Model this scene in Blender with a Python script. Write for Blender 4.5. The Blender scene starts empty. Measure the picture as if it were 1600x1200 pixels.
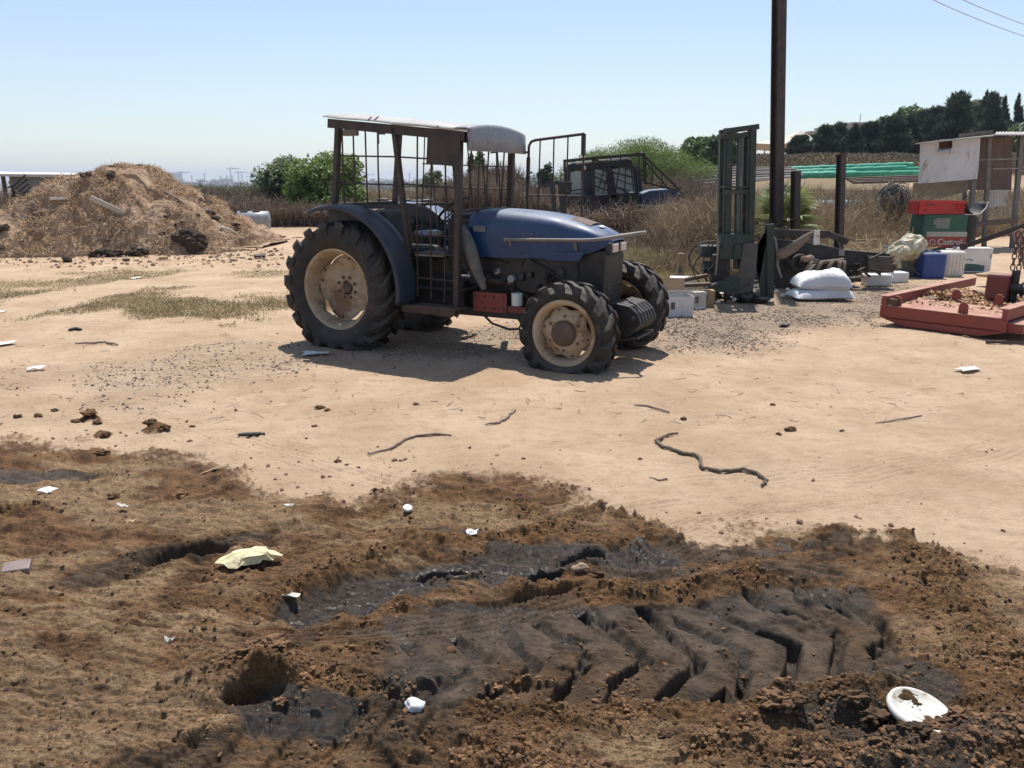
import bpy, math, random
import numpy as np
from math import sin, cos, pi, radians as R

random.seed(7)
rng = np.random.default_rng(11)
sc = bpy.context.scene
col = sc.collection

# ------------------------------------------------------------------ camera
F = 1230.0; CH = 1.62
TH = math.atan((600 - 283) / F)
ct, st = cos(TH), sin(TH)
cam_d = bpy.data.cameras.new("camera"); cam = bpy.data.objects.new("camera", cam_d); col.objects.link(cam)
cam.location = (0, 0, CH); cam.rotation_euler = (pi / 2 - TH, 0, 0)
cam_d.sensor_width = 36; cam_d.lens = F / 1600 * 36
cam_d.clip_start = 0.05; cam_d.clip_end = 20000
sc.camera = cam

# ------------------------------------------------------------------ light
SX, SY = 0.05, 0.43                       # towards the sun, per metre of height
sun_el = math.atan(1 / math.hypot(SX, SY)); sun_az = math.atan2(SX, SY)
w = bpy.data.worlds.new("World"); sc.world = w; w.use_nodes = True
nt = w.node_tree; bg = nt.nodes["Background"]
sky = nt.nodes.new("ShaderNodeTexSky"); sky.sky_type = 'NISHITA'; sky.sun_disc = False
sky.sun_elevation = sun_el; sky.sun_rotation = sun_az
sky.altitude = 50; sky.air_density = 1.1; sky.dust_density = 0.3; sky.ozone_density = 3.2
tint = nt.nodes.new("ShaderNodeMix"); tint.data_type = 'RGBA'; tint.blend_type = 'MULTIPLY'; tint.inputs[0].default_value = 1; tint.inputs[7].default_value = (1.0, .985, 1.0, 1)
nt.links.new(sky.outputs[0], tint.inputs[6]); hsv = nt.nodes.new("ShaderNodeHueSaturation"); hsv.inputs['Saturation'].default_value = .84; hsv.inputs['Value'].default_value = 1.04
nt.links.new(tint.outputs[2], hsv.inputs['Color']); nt.links.new(hsv.outputs[0], bg.inputs[0]); bg.inputs[1].default_value = 0.108
sd = bpy.data.lights.new("sun", 'SUN'); so = bpy.data.objects.new("sun", sd); col.objects.link(so)
sd.energy = 4.7; sd.angle = R(0.53); sd.color = (1.0, 0.955, 0.89)
from mathutils import Vector, Matrix
so.rotation_euler = Vector((-SX, -SY, -1)).to_track_quat('-Z', 'Y').to_euler()
sc.view_settings.view_transform = 'Standard'; sc.view_settings.look = 'None'
sc.view_settings.exposure = 0.32; sc.view_settings.gamma = 1
sc.cycles.max_bounces = 6; sc.cycles.volume_bounces = 0; sc.cycles.transparent_max_bounces = 12
sc.cycles.use_denoising = True

# ------------------------------------------------------------------ where a line of sight meets the ground / a depth
def ray(px, py):
    x = px - 800; u = 600 - py
    return (x, F * ct + u * st, u * ct - F * st)
def G(px, py, z=0.0):
    r = ray(px, py); t = (z - CH) / r[2]
    return (r[0] * t, r[1] * t)
def W(px, py, Y):
    r = ray(px, py); t = Y / r[1]
    return Vector((r[0] * t, Y, CH + r[2] * t))

# ------------------------------------------------------------------ noise
def _h(ix, iy, seed):
    n = (ix.astype(np.int64) * 374761393 + iy.astype(np.int64) * 668265263 + seed * 974634777) & 0xFFFFFFFF
    n = ((n ^ (n >> 13)) * 1274126177) & 0xFFFFFFFF
    n = ((n ^ (n >> 16)) * 2246822519) & 0xFFFFFFFF
    return ((n ^ (n >> 15)) & 0xFFFFFF) / float(0xFFFFFF)
def vnoise(x, y, seed=0):
    ix = np.floor(x); iy = np.floor(y); fx = x - ix; fy = y - iy
    fx = fx * fx * fx * (fx * (fx * 6 - 15) + 10); fy = fy * fy * fy * (fy * (fy * 6 - 15) + 10)
    a = _h(ix, iy, seed); b = _h(ix + 1, iy, seed); c = _h(ix, iy + 1, seed); d = _h(ix + 1, iy + 1, seed)
    return (a + (b - a) * fx) * (1 - fy) + (c + (d - c) * fx) * fy
def fbm(x, y, oct=4, seed=0, gain=0.5):
    s = 0; a = 1; t = 0
    for k in range(oct):
        s = s + a * vnoise(x, y, seed + k * 17); t += a
        x, y = (x * 0.8 - y * 0.6) * 2.03 + 5.1, (x * 0.6 + y * 0.8) * 2.03 - 3.7; a *= gain
    return s / t
def bubbles(x, y, seed=0, r=0.75):
    """rounded lumps packed side by side, 0..1"""
    ix = np.floor(x); iy = np.floor(y); best = np.zeros_like(x)
    for dx in (-1, 0, 1):
        for dy in (-1, 0, 1):
            cx = ix + dx; cy = iy + dy
            jx = cx + _h(cx, cy, seed); jy = cy + _h(cx, cy, seed + 5)
            rr = r * (0.35 + 0.75 * _h(cx, cy, seed + 9))
            d2 = (x - jx) ** 2 + (y - jy) ** 2
            best = np.maximum(best, np.maximum(0, rr * rr - d2) ** .8 / rr ** .6)
    return best
def cracks(x, y, seed=0):
    """distance between the two nearest cells: 0 on the crack"""
    ix = np.floor(x); iy = np.floor(y); f1 = np.full(x.shape, 9.0); f2 = np.full(x.shape, 9.0)
    for dx in (-1, 0, 1):
        for dy in (-1, 0, 1):
            cx = ix + dx; cy = iy + dy
            d = np.hypot(x - cx - _h(cx, cy, seed), y - cy - _h(cx, cy, seed + 5))
            f2 = np.minimum(f2, np.maximum(f1, d)); f1 = np.minimum(f1, d)
    return f2 - f1
def sst(a, b, x):
    t = np.clip((x - a) / (b - a), 0, 1); return t * t * (3 - 2 * t)
def poly_st(X, Y, pts):
    """along / signed across / distance to a polyline"""
    best = np.full(X.shape, 1e9); S = np.zeros_like(X); T = np.zeros_like(X); cum = 0
    for (x0, y0), (x1, y1) in zip(pts[:-1], pts[1:]):
        L = math.hypot(x1 - x0, y1 - y0); ux, uy = (x1 - x0) / L, (y1 - y0) / L
        s = (X - x0) * ux + (Y - y0) * uy; sc_ = np.clip(s, 0, L)
        d = np.hypot(X - x0 - sc_ * ux, Y - y0 - sc_ * uy)
        t = -(X - x0) * uy + (Y - y0) * ux
        m = d < best
        best = np.where(m, d, best); S = np.where(m, cum + s, S); T = np.where(m, t, T); cum += L
    return S, T, best

# ------------------------------------------------------------------ materials
MATS = {}
def mat(name, c1, c2=None, scale=6.0, rough=0.8, metal=0.0, bump=0.0, bscale=None, dust=None, dust_amt=0.5,
        spots=None, spot_scale=8.0, spot_amt=0.5, island=0.0, transl=0.0, detail=6.0, coords='Object', stretch=None, alpha=1.0):
    if name in MATS: return MATS[name]
    m = bpy.data.materials.new(name); m.use_nodes = True; N = m.node_tree.nodes; L = m.node_tree.links
    b = N["Principled BSDF"]; b.inputs['Roughness'].default_value = rough; b.inputs['Metallic'].default_value = metal
    tc = N.new("ShaderNodeTexCoord"); src = tc.outputs[coords]
    if stretch:
        mp = N.new("ShaderNodeMapping"); mp.inputs['Scale'].default_value = stretch
        L.new(src, mp.inputs[0]); src = mp.outputs[0]
    nz = N.new("ShaderNodeTexNoise"); nz.inputs['Scale'].default_value = scale; nz.inputs['Detail'].default_value = detail
    nz.inputs['Roughness'].default_value = 0.65
    L.new(src, nz.inputs['Vector'])
    def rgb(c): return (c[0], c[1], c[2], 1)
    mix = N.new("ShaderNodeMix"); mix.data_type = 'RGBA'; mix.inputs[6].default_value = rgb(c1); mix.inputs[7].default_value = rgb(c2 or c1)
    mr = N.new("ShaderNodeMapRange"); mr.inputs[1].default_value = 0.36; mr.inputs[2].default_value = 0.64
    L.new(nz.outputs[0], mr.inputs[0]); L.new(mr.outputs[0], mix.inputs[0]); out = mix.outputs[2]
    if spots:
        n2 = N.new("ShaderNodeTexNoise"); n2.inputs['Scale'].default_value = spot_scale; n2.inputs['Detail'].default_value = 8; n2.inputs['Roughness'].default_value = 0.7
        L.new(src, n2.inputs['Vector'])
        r2 = N.new("ShaderNodeMapRange"); t = 0.72 - 0.4 * spot_amt
        r2.inputs[1].default_value = t; r2.inputs[2].default_value = t + 0.07
        L.new(n2.outputs[0], r2.inputs[0])
        x2 = N.new("ShaderNodeMix"); x2.data_type = 'RGBA'; L.new(r2.outputs[0], x2.inputs[0]); L.new(out, x2.inputs[6]); x2.inputs[7].default_value = rgb(spots); out = x2.outputs[2]
    if dust:
        ge = N.new("ShaderNodeNewGeometry"); se = N.new("ShaderNodeSeparateXYZ"); L.new(ge.outputs['Normal'], se.inputs[0])
        r3 = N.new("ShaderNodeMapRange"); r3.inputs[1].default_value = 0.1; r3.inputs[2].default_value = 0.95; r3.inputs[4].default_value = dust_amt
        L.new(se.outputs[2], r3.inputs[0])
        n3 = N.new("ShaderNodeTexNoise"); n3.inputs['Scale'].default_value = 5; n3.inputs['Detail'].default_value = 6; L.new(src, n3.inputs['Vector'])
        r4 = N.new("ShaderNodeMapRange"); r4.inputs[1].default_value = 0.3; r4.inputs[2].default_value = 0.6; r4.inputs[3].default_value = 0.35; L.new(n3.outputs[0], r4.inputs[0])
        mu = N.new("ShaderNodeMath"); mu.operation = 'MULTIPLY'; L.new(r3.outputs[0], mu.inputs[0]); L.new(r4.outputs[0], mu.inputs[1])
        x3 = N.new("ShaderNodeMix"); x3.data_type = 'RGBA'; L.new(mu.outputs[0], x3.inputs[0]); L.new(out, x3.inputs[6]); x3.inputs[7].default_value = rgb(dust); out = x3.outputs[2]
        ra = N.new("ShaderNodeMix"); ra.data_type = 'FLOAT'; L.new(mu.outputs[0], ra.inputs[0]); ra.inputs[2].default_value = rough; ra.inputs[3].default_value = 0.95
        L.new(ra.outputs[0], b.inputs['Roughness'])
    if island:
        gi = N.new("ShaderNodeNewGeometry"); hs = N.new("ShaderNodeHueSaturation")
        m1 = N.new("ShaderNodeMapRange"); m1.inputs[3].default_value = 1 - island; m1.inputs[4].default_value = 1 + island
        L.new(gi.outputs['Random Per Island'], m1.inputs[0]); L.new(m1.outputs[0], hs.inputs['Value'])
        m2 = N.new("ShaderNodeMapRange"); hv = 0.0 if 'crumb' in name or 'straw' in name else .05; m2.inputs[3].default_value = 0.5 - island * hv; m2.inputs[4].default_value = 0.5 + island * hv
        mm = N.new("ShaderNodeMath"); mm.operation = 'FRACT'; mk = N.new("ShaderNodeMath"); mk.operation = 'MULTIPLY'; mk.inputs[1].default_value = 7.31
        L.new(gi.outputs['Random Per Island'], mk.inputs[0]); L.new(mk.outputs[0], mm.inputs[0]); L.new(mm.outputs[0], m2.inputs[0]); L.new(m2.outputs[0], hs.inputs['Hue'])
        L.new(out, hs.inputs['Color']); out = hs.outputs[0]
    L.new(out, b.inputs['Base Color'])
    if bump:
        bu = N.new("ShaderNodeBump"); bu.inputs['Strength'].default_value = min(1, bump); bu.inputs['Distance'].default_value = 0.02 * max(1, bump)
        nb = N.new("ShaderNodeTexNoise"); nb.inputs['Scale'].default_value = bscale or scale * 3; nb.inputs['Detail'].default_value = 8; nb.inputs['Roughness'].default_value = 0.65
        L.new(src, nb.inputs['Vector']); L.new(nb.outputs[0], bu.inputs['Height']); L.new(bu.outputs[0], b.inputs['Normal'])
    if transl:
        tr = N.new("ShaderNodeBsdfTranslucent"); L.new(out, tr.inputs[0]); ms = N.new("ShaderNodeMixShader"); ms.inputs[0].default_value = transl
        L.new(b.outputs[0], ms.inputs[1]); L.new(tr.outputs[0], ms.inputs[2]); L.new(ms.outputs[0], N["Material Output"].inputs[0])
    if alpha < 1: b.inputs['Alpha'].default_value = alpha
    MATS[name] = m
    return m

# ------------------------------------------------------------------ mesh building
def raw_mesh(name, V, Q=None, T=None, smooth=False):
    """numpy verts, quads, tris -> mesh"""
    me = bpy.data.meshes.new(name); V = np.asarray(V, dtype=np.float32)
    nq = 0 if Q is None else len(Q); nt_ = 0 if T is None else len(T)
    loops = np.concatenate([np.asarray(Q, dtype=np.int32).ravel() if nq else np.zeros(0, np.int32),
                            np.asarray(T, dtype=np.int32).ravel() if nt_ else np.zeros(0, np.int32)])
    tot = np.concatenate([np.full(nq, 4, np.int32), np.full(nt_, 3, np.int32)])
    start = np.concatenate([[0], np.cumsum(tot)[:-1]]).astype(np.int32)
    me.vertices.add(len(V)); me.vertices.foreach_set('co', V.ravel())
    me.loops.add(len(loops)); me.loops.foreach_set('vertex_index', loops)
    me.polygons.add(len(tot)); me.polygons.foreach_set('loop_start', start); me.polygons.foreach_set('loop_total', tot)
    me.polygons.foreach_set('use_smooth', np.full(len(tot), bool(smooth)))
    me.update(calc_edges=True); me.validate(clean_customdata=False)
    return me
def link(name, me, m, parent=None):
    o = bpy.data.objects.new(name, me); col.objects.link(o)
    if m and not me.materials: me.materials.append(m)
    if parent: o.parent = parent
    return o
def tag(o, label=None, cat=None, group=None, kind=None):
    if label: o['label'] = label
    if cat: o['category'] = cat
    if group: o['group'] = group
    if kind: o['kind'] = kind
    return o
def empty(name, loc=(0, 0, 0), rz=0.0, label=None, cat=None, group=None):
    o = bpy.data.objects.new(name, None); col.objects.link(o); o.location = loc; o.rotation_euler = (0, 0, rz)
    o.empty_display_size = 0.1
    return tag(o, label, cat, group)

class MB:
    def __init__(s): s.v = []; s.f = []; s.sm = []
    def add(s, verts, faces, smooth=False):
        k = len(s.v); s.v += [tuple(p) for p in verts]
        for f in faces: s.f.append([i + k for i in f]); s.sm.append(smooth)
        return s
    def box(s, c, d, rot=None, taper=1.0):
        x, y, z = d[0] / 2, d[1] / 2, d[2] / 2; P = []
        for a, b, e in ((-1, -1, -1), (1, -1, -1), (1, 1, -1), (-1, 1, -1), (-1, -1, 1), (1, -1, 1), (1, 1, 1), (-1, 1, 1)):
            k = taper if e > 0 else 1
            p = Vector((a * x * k, b * y * k, e * z))
            if rot is not None: p = rot @ p
            P.append(p + Vector(c))
        return s.add(P, [(0, 3, 2, 1), (4, 5, 6, 7), (0, 1, 5, 4), (1, 2, 6, 5), (2, 3, 7, 6), (3, 0, 4, 7)])
    def bar(s, p0, p1, wdt, hgt=None, up=(0, 0, 1)):
        """square bar between two points"""
        p0, p1 = Vector(p0), Vector(p1); d = p1 - p0; L = d.length
        if L < 1e-6: return s
        d.normalize(); u = Vector(up)
        if abs(d.dot(u)) > 0.98: u = Vector((1, 0, 0))
        r = d.cross(u).normalized(); u = r.cross(d).normalized()
        return s.box((p0 + p1) / 2, (L, wdt, hgt or wdt), rot=Matrix((d, r, u)).transposed())
    def tube(s, pts, r, n=8, cap=True, r1=None):
        pts = [Vector(p) for p in pts]; m = len(pts); rings = []
        t0 = (pts[1] - pts[0]).normalized(); up = Vector((0, 0, 1)) if abs(t0.z) < 0.9 else Vector((1, 0, 0))
        u = t0.cross(up).normalized()
        for i, p in enumerate(pts):
            t = (pts[min(i + 1, m - 1)] - pts[max(i - 1, 0)]).normalized()
            u = (u - t * u.dot(t)).normalized(); v = t.cross(u)
            if isinstance(r, (list, tuple)): rr = r[i]
            else: rr = r if r1 is None else r + (r1 - r) * i / (m - 1)
            rings.append([p + u * (cos(2 * pi * k / n) * rr) + v * (sin(2 * pi * k / n) * rr) for k in range(n)])
        V = [q for rg in rings for q in rg]; Fc = []
        for i in range(m - 1):
            for k in range(n): Fc.append((i * n + k, i * n + (k + 1) % n, (i + 1) * n + (k + 1) % n, (i + 1) * n + k))
        s.add(V, Fc, True)
        if cap: s.add(rings[0], [list(range(n))[::-1]]); s.add(rings[-1], [list(range(n))])
        return s
    def cyl(s, p0, p1, r, n=16, r1=None): return s.tube([p0, p1], r, n, True, r1)
    def lathe(s, prof, c=(0, 0, 0), axis='z', n=32, smooth=True, closed=False):
        """prof: (radius, along axis)"""
        V = []
        for r, h in prof:
            for k in range(n):
                a = 2 * pi * k / n; x, y = r * cos(a), r * sin(a)
                p = {'z': (x, y, h), 'y': (x, h, y), 'x': (h, x, y)}[axis]
                V.append((p[0] + c[0], p[1] + c[1], p[2] + c[2]))
        m = len(prof); Fc = []
        for i in range(m if closed else m - 1):
            j = (i + 1) % m
            for k in range(n): Fc.append((i * n + k, i * n + (k + 1) % n, j * n + (k + 1) % n, j * n + k))
        return s.add(V, Fc, smooth)
    def prism(s, poly, depth, M=None, off=0.0):
        """poly in xy, extruded along z by depth, then placed by matrix M"""
        n = len(poly); P = [Vector((x, y, off)) for x, y in poly] + [Vector((x, y, off + depth)) for x, y in poly]
        if M is not None: P = [M @ p for p in P]
        return s.add(P, [list(range(n))[::-1], list(range(n, 2 * n))] + [(i, (i + 1) % n, n + (i + 1) % n, n + i) for i in range(n)])
    def grid(s, P, smooth=True, wrap=False):
        """P: list of rows of points"""
        m, n = len(P), len(P[0]); V = [q for r_ in P for q in r_]; Fc = []
        for i in range(m - 1):
            for k in range(n if wrap else n - 1): Fc.append((i * n + k, i * n + (k + 1) % n, (i + 1) * n + (k + 1) % n, (i + 1) * n + k))
        return s.add(V, Fc, smooth)
    def blob(s, c, rad, seed=0, amp=0.2, freq=1.5, n=14, m=9, flat=None):
        V = []; rr = random.Random(seed); ph = [rr.uniform(0, 6) for _ in range(9)]
        for i in range(m + 1):
            th = pi * i / m
            for k in range(n):
                a = 2 * pi * k / n; d = Vector((sin(th) * cos(a), sin(th) * sin(a), cos(th)))
                f = 1 + amp * (sin(freq * 2 * d.x + ph[0]) * cos(freq * 2.3 * d.y + ph[1]) + 0.6 * sin(freq * 4.1 * d.z + ph[2] + 3 * d.x) + 0.45 * sin(freq * 7 * d.y + ph[3]) * sin(freq * 6 * d.x + ph[4]))
                p = Vector((d.x * rad[0] * f, d.y * rad[1] * f, d.z * rad[2] * f))
                if flat is not None: p.z = max(p.z, -rad[2] * flat)
                V.append(p + Vector(c))
        Fc = [(i * n + k, i * n + (k + 1) % n, (i + 1) * n + (k + 1) % n, (i + 1) * n + k)[::-1] for i in range(m) for k in range(n)]
        return s.add(V, Fc, True)
    def build(s, name, m, parent=None, bevel=0.0, shade=None):
        me = bpy.data.meshes.new(name); me.from_pydata(s.v, [], s.f); me.update()
        me.polygons.foreach_set('use_smooth', [bool(x if shade is None else shade) for x in s.sm])
        o = link(name, me, m, parent)
        if bevel:
            b = o.modifiers.new("bevel", 'BEVEL'); b.width = bevel; b.segments = 2; b.limit_method = 'ANGLE'; b.angle_limit = R(40)
        return o
def thing(name, mb, m, label, cat, group=None, loc=None, rz=0, bevel=0.0):
    o = mb.build(name, m, None, bevel); tag(o, label, cat, group)
    if loc is not None: o.location = loc; o.rotation_euler = (0, 0, rz)
    return o
def dup(root, loc, rz=None, label=None, scale=None):
    r = root.copy(); col.objects.link(r); r.location = loc
    if rz is not None: r.rotation_euler = (r.rotation_euler[0], r.rotation_euler[1], rz)
    if label: r['label'] = label
    if scale: r.scale = scale
    for ch in list(root.children):
        c = ch.copy(); col.objects.link(c); c.parent = r
        for g_ in ch.children:
            d = g_.copy(); col.objects.link(d); d.parent = c
    return r

# ------------------------------------------------------------------ terrain
def terrain(X, Y):
    X = np.asarray(X, float); Y = np.asarray(Y, float)
    q_ = X / np.maximum(Y, 5.0)
    rise = (Y > 0) * (sst(28, 95, Y) * sst(.03, .24, q_) * 4.3 + sst(90, 260, Y) * sst(.18, .5, q_) * 9)
    drop = -13 * sst(62, 190, Y) * (1 - sst(-.22, .10, q_))
    roll = (fbm(X * 0.25, Y * 0.25, 3, 3) - 0.5) * 0.12 * sst(9, 16, np.hypot(X, Y))
    far = sst(600, 4500, np.hypot(X, Y)) * 9 * (1 - sst(-.22, .10, q_))
    return rise + drop + roll + far
def tz(x, y): return float(terrain(np.array([x]), np.array([y]))[0])

PG = lambda L: [G(*p) for p in L]
TRACK = PG([(480, 1050), (620, 1040), (740, 1032), (821, 1037), (934, 1027), (1020, 1028), (1094, 1030), (1170, 1014), (1244, 1001), (1337, 990), (1412, 1001), (1450, 1010)])
TREAD = PG([(300, 1012), (450, 1000), (600, 985), (750, 967), (850, 948), (960, 925)])
TREAD2 = PG([(1010, 880), (1100, 850), (1200, 815), (1290, 790)])
RUT = PG([(470, 950), (560, 928), (650, 905), (760, 893), (850, 890), (920, 882), (1020, 868)])
LOW = PG([(120, 905), (230, 870), (320, 862), (400, 838)])
BERM1 = PG([(330, 1040), (440, 1065), (560, 1090), (700, 1098), (850, 1100), (1000, 1108), (1150, 1085), (1290, 1085), (1400, 1110)])
BERM2 = PG([(640, 850), (740, 860), (840, 835), (930, 805), (1010, 815)])
BERM3 = PG([(800, 925), (900, 930), (1000, 930), (1100, 915), (1180, 905), (1230, 930)])
BERM4 = PG([(1430, 850), (1480, 930), (1540, 1000), (1600, 1080)])
BERM5 = PG([(400, 950), (500, 905), (620, 870), (700, 858)])
BERM6 = PG([(1100, 1175), (1300, 1185), (1450, 1190), (1620, 1160)])
BERM7 = PG([(620, 1150), (760, 1190), (900, 1230)])
TR2 = PG([(120, 1250), (400, 1195), (560, 1175), (700, 1160), (800, 1155)])
TR3 = PG([(1240, 870), (1330, 850), (1420, 845)])
EDGE = PG([(-700, 640), (-200, 655), (0, 672), (130, 690), (200, 712), (330, 722), (360, 742), (500, 765), (560, 770), (700, 745), (850, 758), (1000, 800), (1100, 830), (1200, 812), (1300, 822), (1420, 845), (1500, 885), (1570, 905), (1700, 925), (2300, 1000)])
EX = np.array([p[0] for p in EDGE]); EY = np.array([p[1] for p in EDGE])

def ground_fields(X, Y):
    """height and the masks of what the ground is made of"""
    Rr = np.hypot(X, Y)
    Z = terrain(X, Y)
    near = Rr < 12
    f = {k: np.zeros_like(X) for k in ('mud', 'wet', 'crumb', 'dry', 'gravel', 'grass', 'field')}
    x = X[near]; y = Y[near]
    n1 = fbm(x * 1.1, y * 1.1, 4, 21); n2 = fbm(x * 3.1 + 4, y * 3.1, 4, 31); n3 = fbm(x * 9, y * 9, 4, 41); n4 = fbm(x * 33, y * 33, 4, 51)
    n5 = fbm(x * 90, y * 90, 3, 57)
    # sand: soft unevenness, faint wheel marks
    z = (n1 - .5) * .05 + (n2 - .5) * .022 + (n3 - .5) * .010 + (n4 - .5) * .008 + (n5 - .5) * .0035 + bubbles(x * 22, y * 22, 71, .5) * .010 * sst(.55, .75, n2)
    for pts, hw, pitch, seed in ((PG([(560, 735), (800, 700), (1000, 690), (1250, 640)]), .16, .045, 1), (PG([(880, 790), (1100, 760), (1350, 740), (1640, 690)]), .2, .05, 2),
                                 (PG([(1150, 800), (1400, 790), (1640, 800)]), .14, .035, 3), (PG([(-100, 600), (200, 640), (420, 700), (560, 735)]), .2, .05, 4),
                                 (PG([(300, 640), (700, 640), (1000, 620), (1500, 560)]), .22, .06, 5), (PG([(1000, 830), (1200, 790), (1500, 760), (1700, 760)]), .1, .03, 6)):
        s, t, d = poly_st(x, y, pts)
        t = t + (fbm(s * 1.5, s * 0 + seed, 2, seed) - .5) * .1
        k = (1 - sst(hw * .7, hw, np.abs(t))) * (d < hw * 1.5) * sst(.35, .6, fbm(s * 2.2, t * 9, 3, 80 + seed))
        z += k * (np.abs(((t / pitch) % 1) - .5) * 2 - .5) * .011
    # mud field and its ragged edge
    yb = np.interp(x, EX, EY)
    e = yb - y + (fbm(x * 1.6, y * 1.6, 3, 61) - .5) * .55 + (fbm(x * 7, y * 7, 4, 62) - .5) * .30 + (n4 - .5) * .22
    mud = sst(-.05, .13, e + (n5 - .5) * .12)
    dz = (fbm(x * 1.5, y * 2.6, 4, 71) - .5) * .10 + (n2 - .5) * .06 + (n3 - .5) * .035 + (n4 - .5) * .016
    # streaks pulled along the drive direction
    a = R(-9); u = x * cos(a) + y * sin(a); v = -x * sin(a) + y * cos(a)
    st1 = fbm(u * 2.5, v * 16, 4, 77); st2 = fbm(u * 7, v * 40, 3, 78)
    dz += (st1 - .5) * .060 + (st2 - .5) * .034 + (fbm(u * 12, v * 26, 4, 79) - .5) * .022
    crumb = sst(.46, .62, fbm(x * 2.3, y * 3.4, 4, 81)) * .55 * sst(0, .25, e) * sst(-1.9, -.2, x)
    leftside = sst(-.2, -1.2, x) * sst(3.4, 2.6, y)
    wet = sst(.56, .70, fbm(x * 1.7 + 9, y * 3.0, 4, 91)) * .8 * sst(-.9, -.1, x)
    wet = np.maximum(wet * sst(.05, .3, e), leftside * .42 * sst(.54, .66, fbm(u * 1.7 + 3, v * 7, 4, 98)))
    dry = sst(.5, .62, fbm(u * 1.3, v * 3.3, 5, 95)) * .8
    dry = np.maximum(dry, leftside * sst(.455, .58, .45 * st1 + .35 * st2 + .2 * n3 + .12 * (fbm(x * 1.2, y * 1.6, 2, 97) - .5)) * .9)
    dry = np.maximum(dry, sst(.55, .2, np.hypot((x - .55) / 1.0, (y - 1.95) / .38)) * .9)
    def stroke(pts, hw, soft=.5):
        s, t, d = poly_st(x, y, pts)
        d = d + (n2 - .5) * hw * .7 + (n3 - .5) * hw * .6
        return s, t, 1 - sst(hw * (1 - soft), hw, d)
    for pts, hw, h, wt in ((BERM1, .15, .055, .2), (BERM2, .13, .045, 0), (BERM3, .10, .045, .1), (BERM4, .22, .035, 0), (BERM5, .10, .04, .2), (BERM6, .14, .05, .35), (BERM7, .12, .03, 0)):
        s, t, k = stroke(pts, hw, .8)
        dz += k * h * (.35 + .8 * n3); crumb = np.maximum(crumb, k); dry *= 1 - k * .8; wet = wet * (1 - .7 * k) + k * wt
    # dark wet rut with a bank above it
    s, t, k = stroke(RUT, .18, .8)
    dz += -k * .042 + k * (cracks(x * 9, y * 12, 5) < .05) * -.008; wet = np.maximum(wet, k * (.85 + .3 * n2)); crumb *= 1 - .75 * k; dry *= 1 - k
    bank = np.exp(-((t - .17 + (n2 - .5) * .1) / .035) ** 2) * (k > 0) * .014
    dz += bank
    s, t, k = stroke(LOW, .13, .6); dz += -k * .03; wet = np.maximum(wet, k * .55); dry *= 1 - k
    # big chevron tyre print
    s, t, d = poly_st(x, y, TRACK)
    ts = t + (n2 - .5) * .03
    inside = sst(.40, .33, ts) * sst(-.29, -.235, ts) * sst(.05, .35, s) * sst(2.22, 2.05, s)
    arm = np.where(ts > 0, .48 * ts + 1.2 * np.maximum(0, ts - .25) ** 2 * -2, -.8 * ts)
    ph = (s + arm + (n2 - .5) * .07 + (n3 - .5) * .03 + (n1 - .5) * .05) / .19
    fr = ph - np.floor(ph)
    gw = .14 * fbm(x * 6 + 3, y * 6, 3, 45); groove = sst(.0, .07, fr) * sst(.30 + gw, .10 + gw, fr) * (.65 + .6 * sst(.35, .6, fbm(x * 4, y * 7, 3, 46)))
    block = np.sin(np.clip((fr - .3) / .7, 0, 1) * pi) ** .6
    left_fade = sst(.15, .9, s)
    deep = (.35 + .65 * left_fade) * (1 + .5 * sst(1.2, 1.8, s))
    prt = inside * (-.020 - groove * .064 * deep + block * .012)
    prt += inside * (1 - groove * .5) * ((n4 - .5) * .009 + (n3 - .5) * .016 - (cracks(x * 30 + n3 * 3, y * 22, 8) < .07) * .003)
    keep = inside * (1 - sst(.57, .66, fbm(x * 5, y * 6, 4, 99)))
    dz = dz * (1 - keep * .75) + prt * (.45 + .55 * keep)
    crumb = crumb * (1 - keep * .95); dry *= 1 - inside; wet = wet * (1 - inside) + inside * (.62 + .5 * (n2 - .5) + .2 * groove); smooth_ = inside * keep
    # little mould arcs on the blocks
    arcs = sst(.06, .0, np.abs(((ts * 16 + fr * 2.4) % 1) - .5)) * inside * (1 - groove) * sst(.5, .6, fbm(x * 8, y * 8, 2, 44))
    dz -= arcs * .004
    # second, weaker print at the bottom left and a fragment at the top right
    for pts, sw, sp, dp in ((TR2, .2, .15, .035), (TR3, .13, .16, .03)):
        s, t, d = poly_st(x, y, pts)
        Lp = sum(math.hypot(b_[0] - a_[0], b_[1] - a_[1]) for a_, b_ in zip(pts[:-1], pts[1:]))
        ins = sst(sw, sw * .8, np.abs(t + (n2 - .5) * .05)) * sst(sw * 1.4, sw, d) * sst(0, .1, s) * sst(Lp, Lp - .2, s + (n3 - .5) * .2)
        fr = ((s + np.abs(t) * -.7 + (n2 - .5) * .05) / sp) % 1
        gr = sst(.0, .1, fr) * sst(.5, .3, fr)
        dz += ins * (-.01 - gr * dp); crumb *= 1 - .8 * ins; wet = np.maximum(wet, ins * (.3 + .35 * n2)); dry *= 1 - ins * .8
    # narrow ribbed tyre tread
    for pts, hw_ in ((TREAD, .085), (TREAD2, .10)):
        s, t, d = poly_st(x, y, pts)
        Lp = sum(math.hypot(b_[0] - a_[0], b_[1] - a_[1]) for a_, b_ in zip(pts[:-1], pts[1:]))
        ins = sst(hw_, hw_ * .85, np.abs(t)) * (d < hw_ * 1.3) * sst(0, .2, s) * sst(Lp, Lp - .2, s)
        rib = (np.abs(((t / .034) % 1) - .5) > .40) * 1.0; lat = (np.abs((((s + .01 * np.sin(t * 60)) / .026) % 1) - .5) > .34) * (np.abs(np.abs(t) - hw_ * .62) < hw_ * .34)
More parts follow.
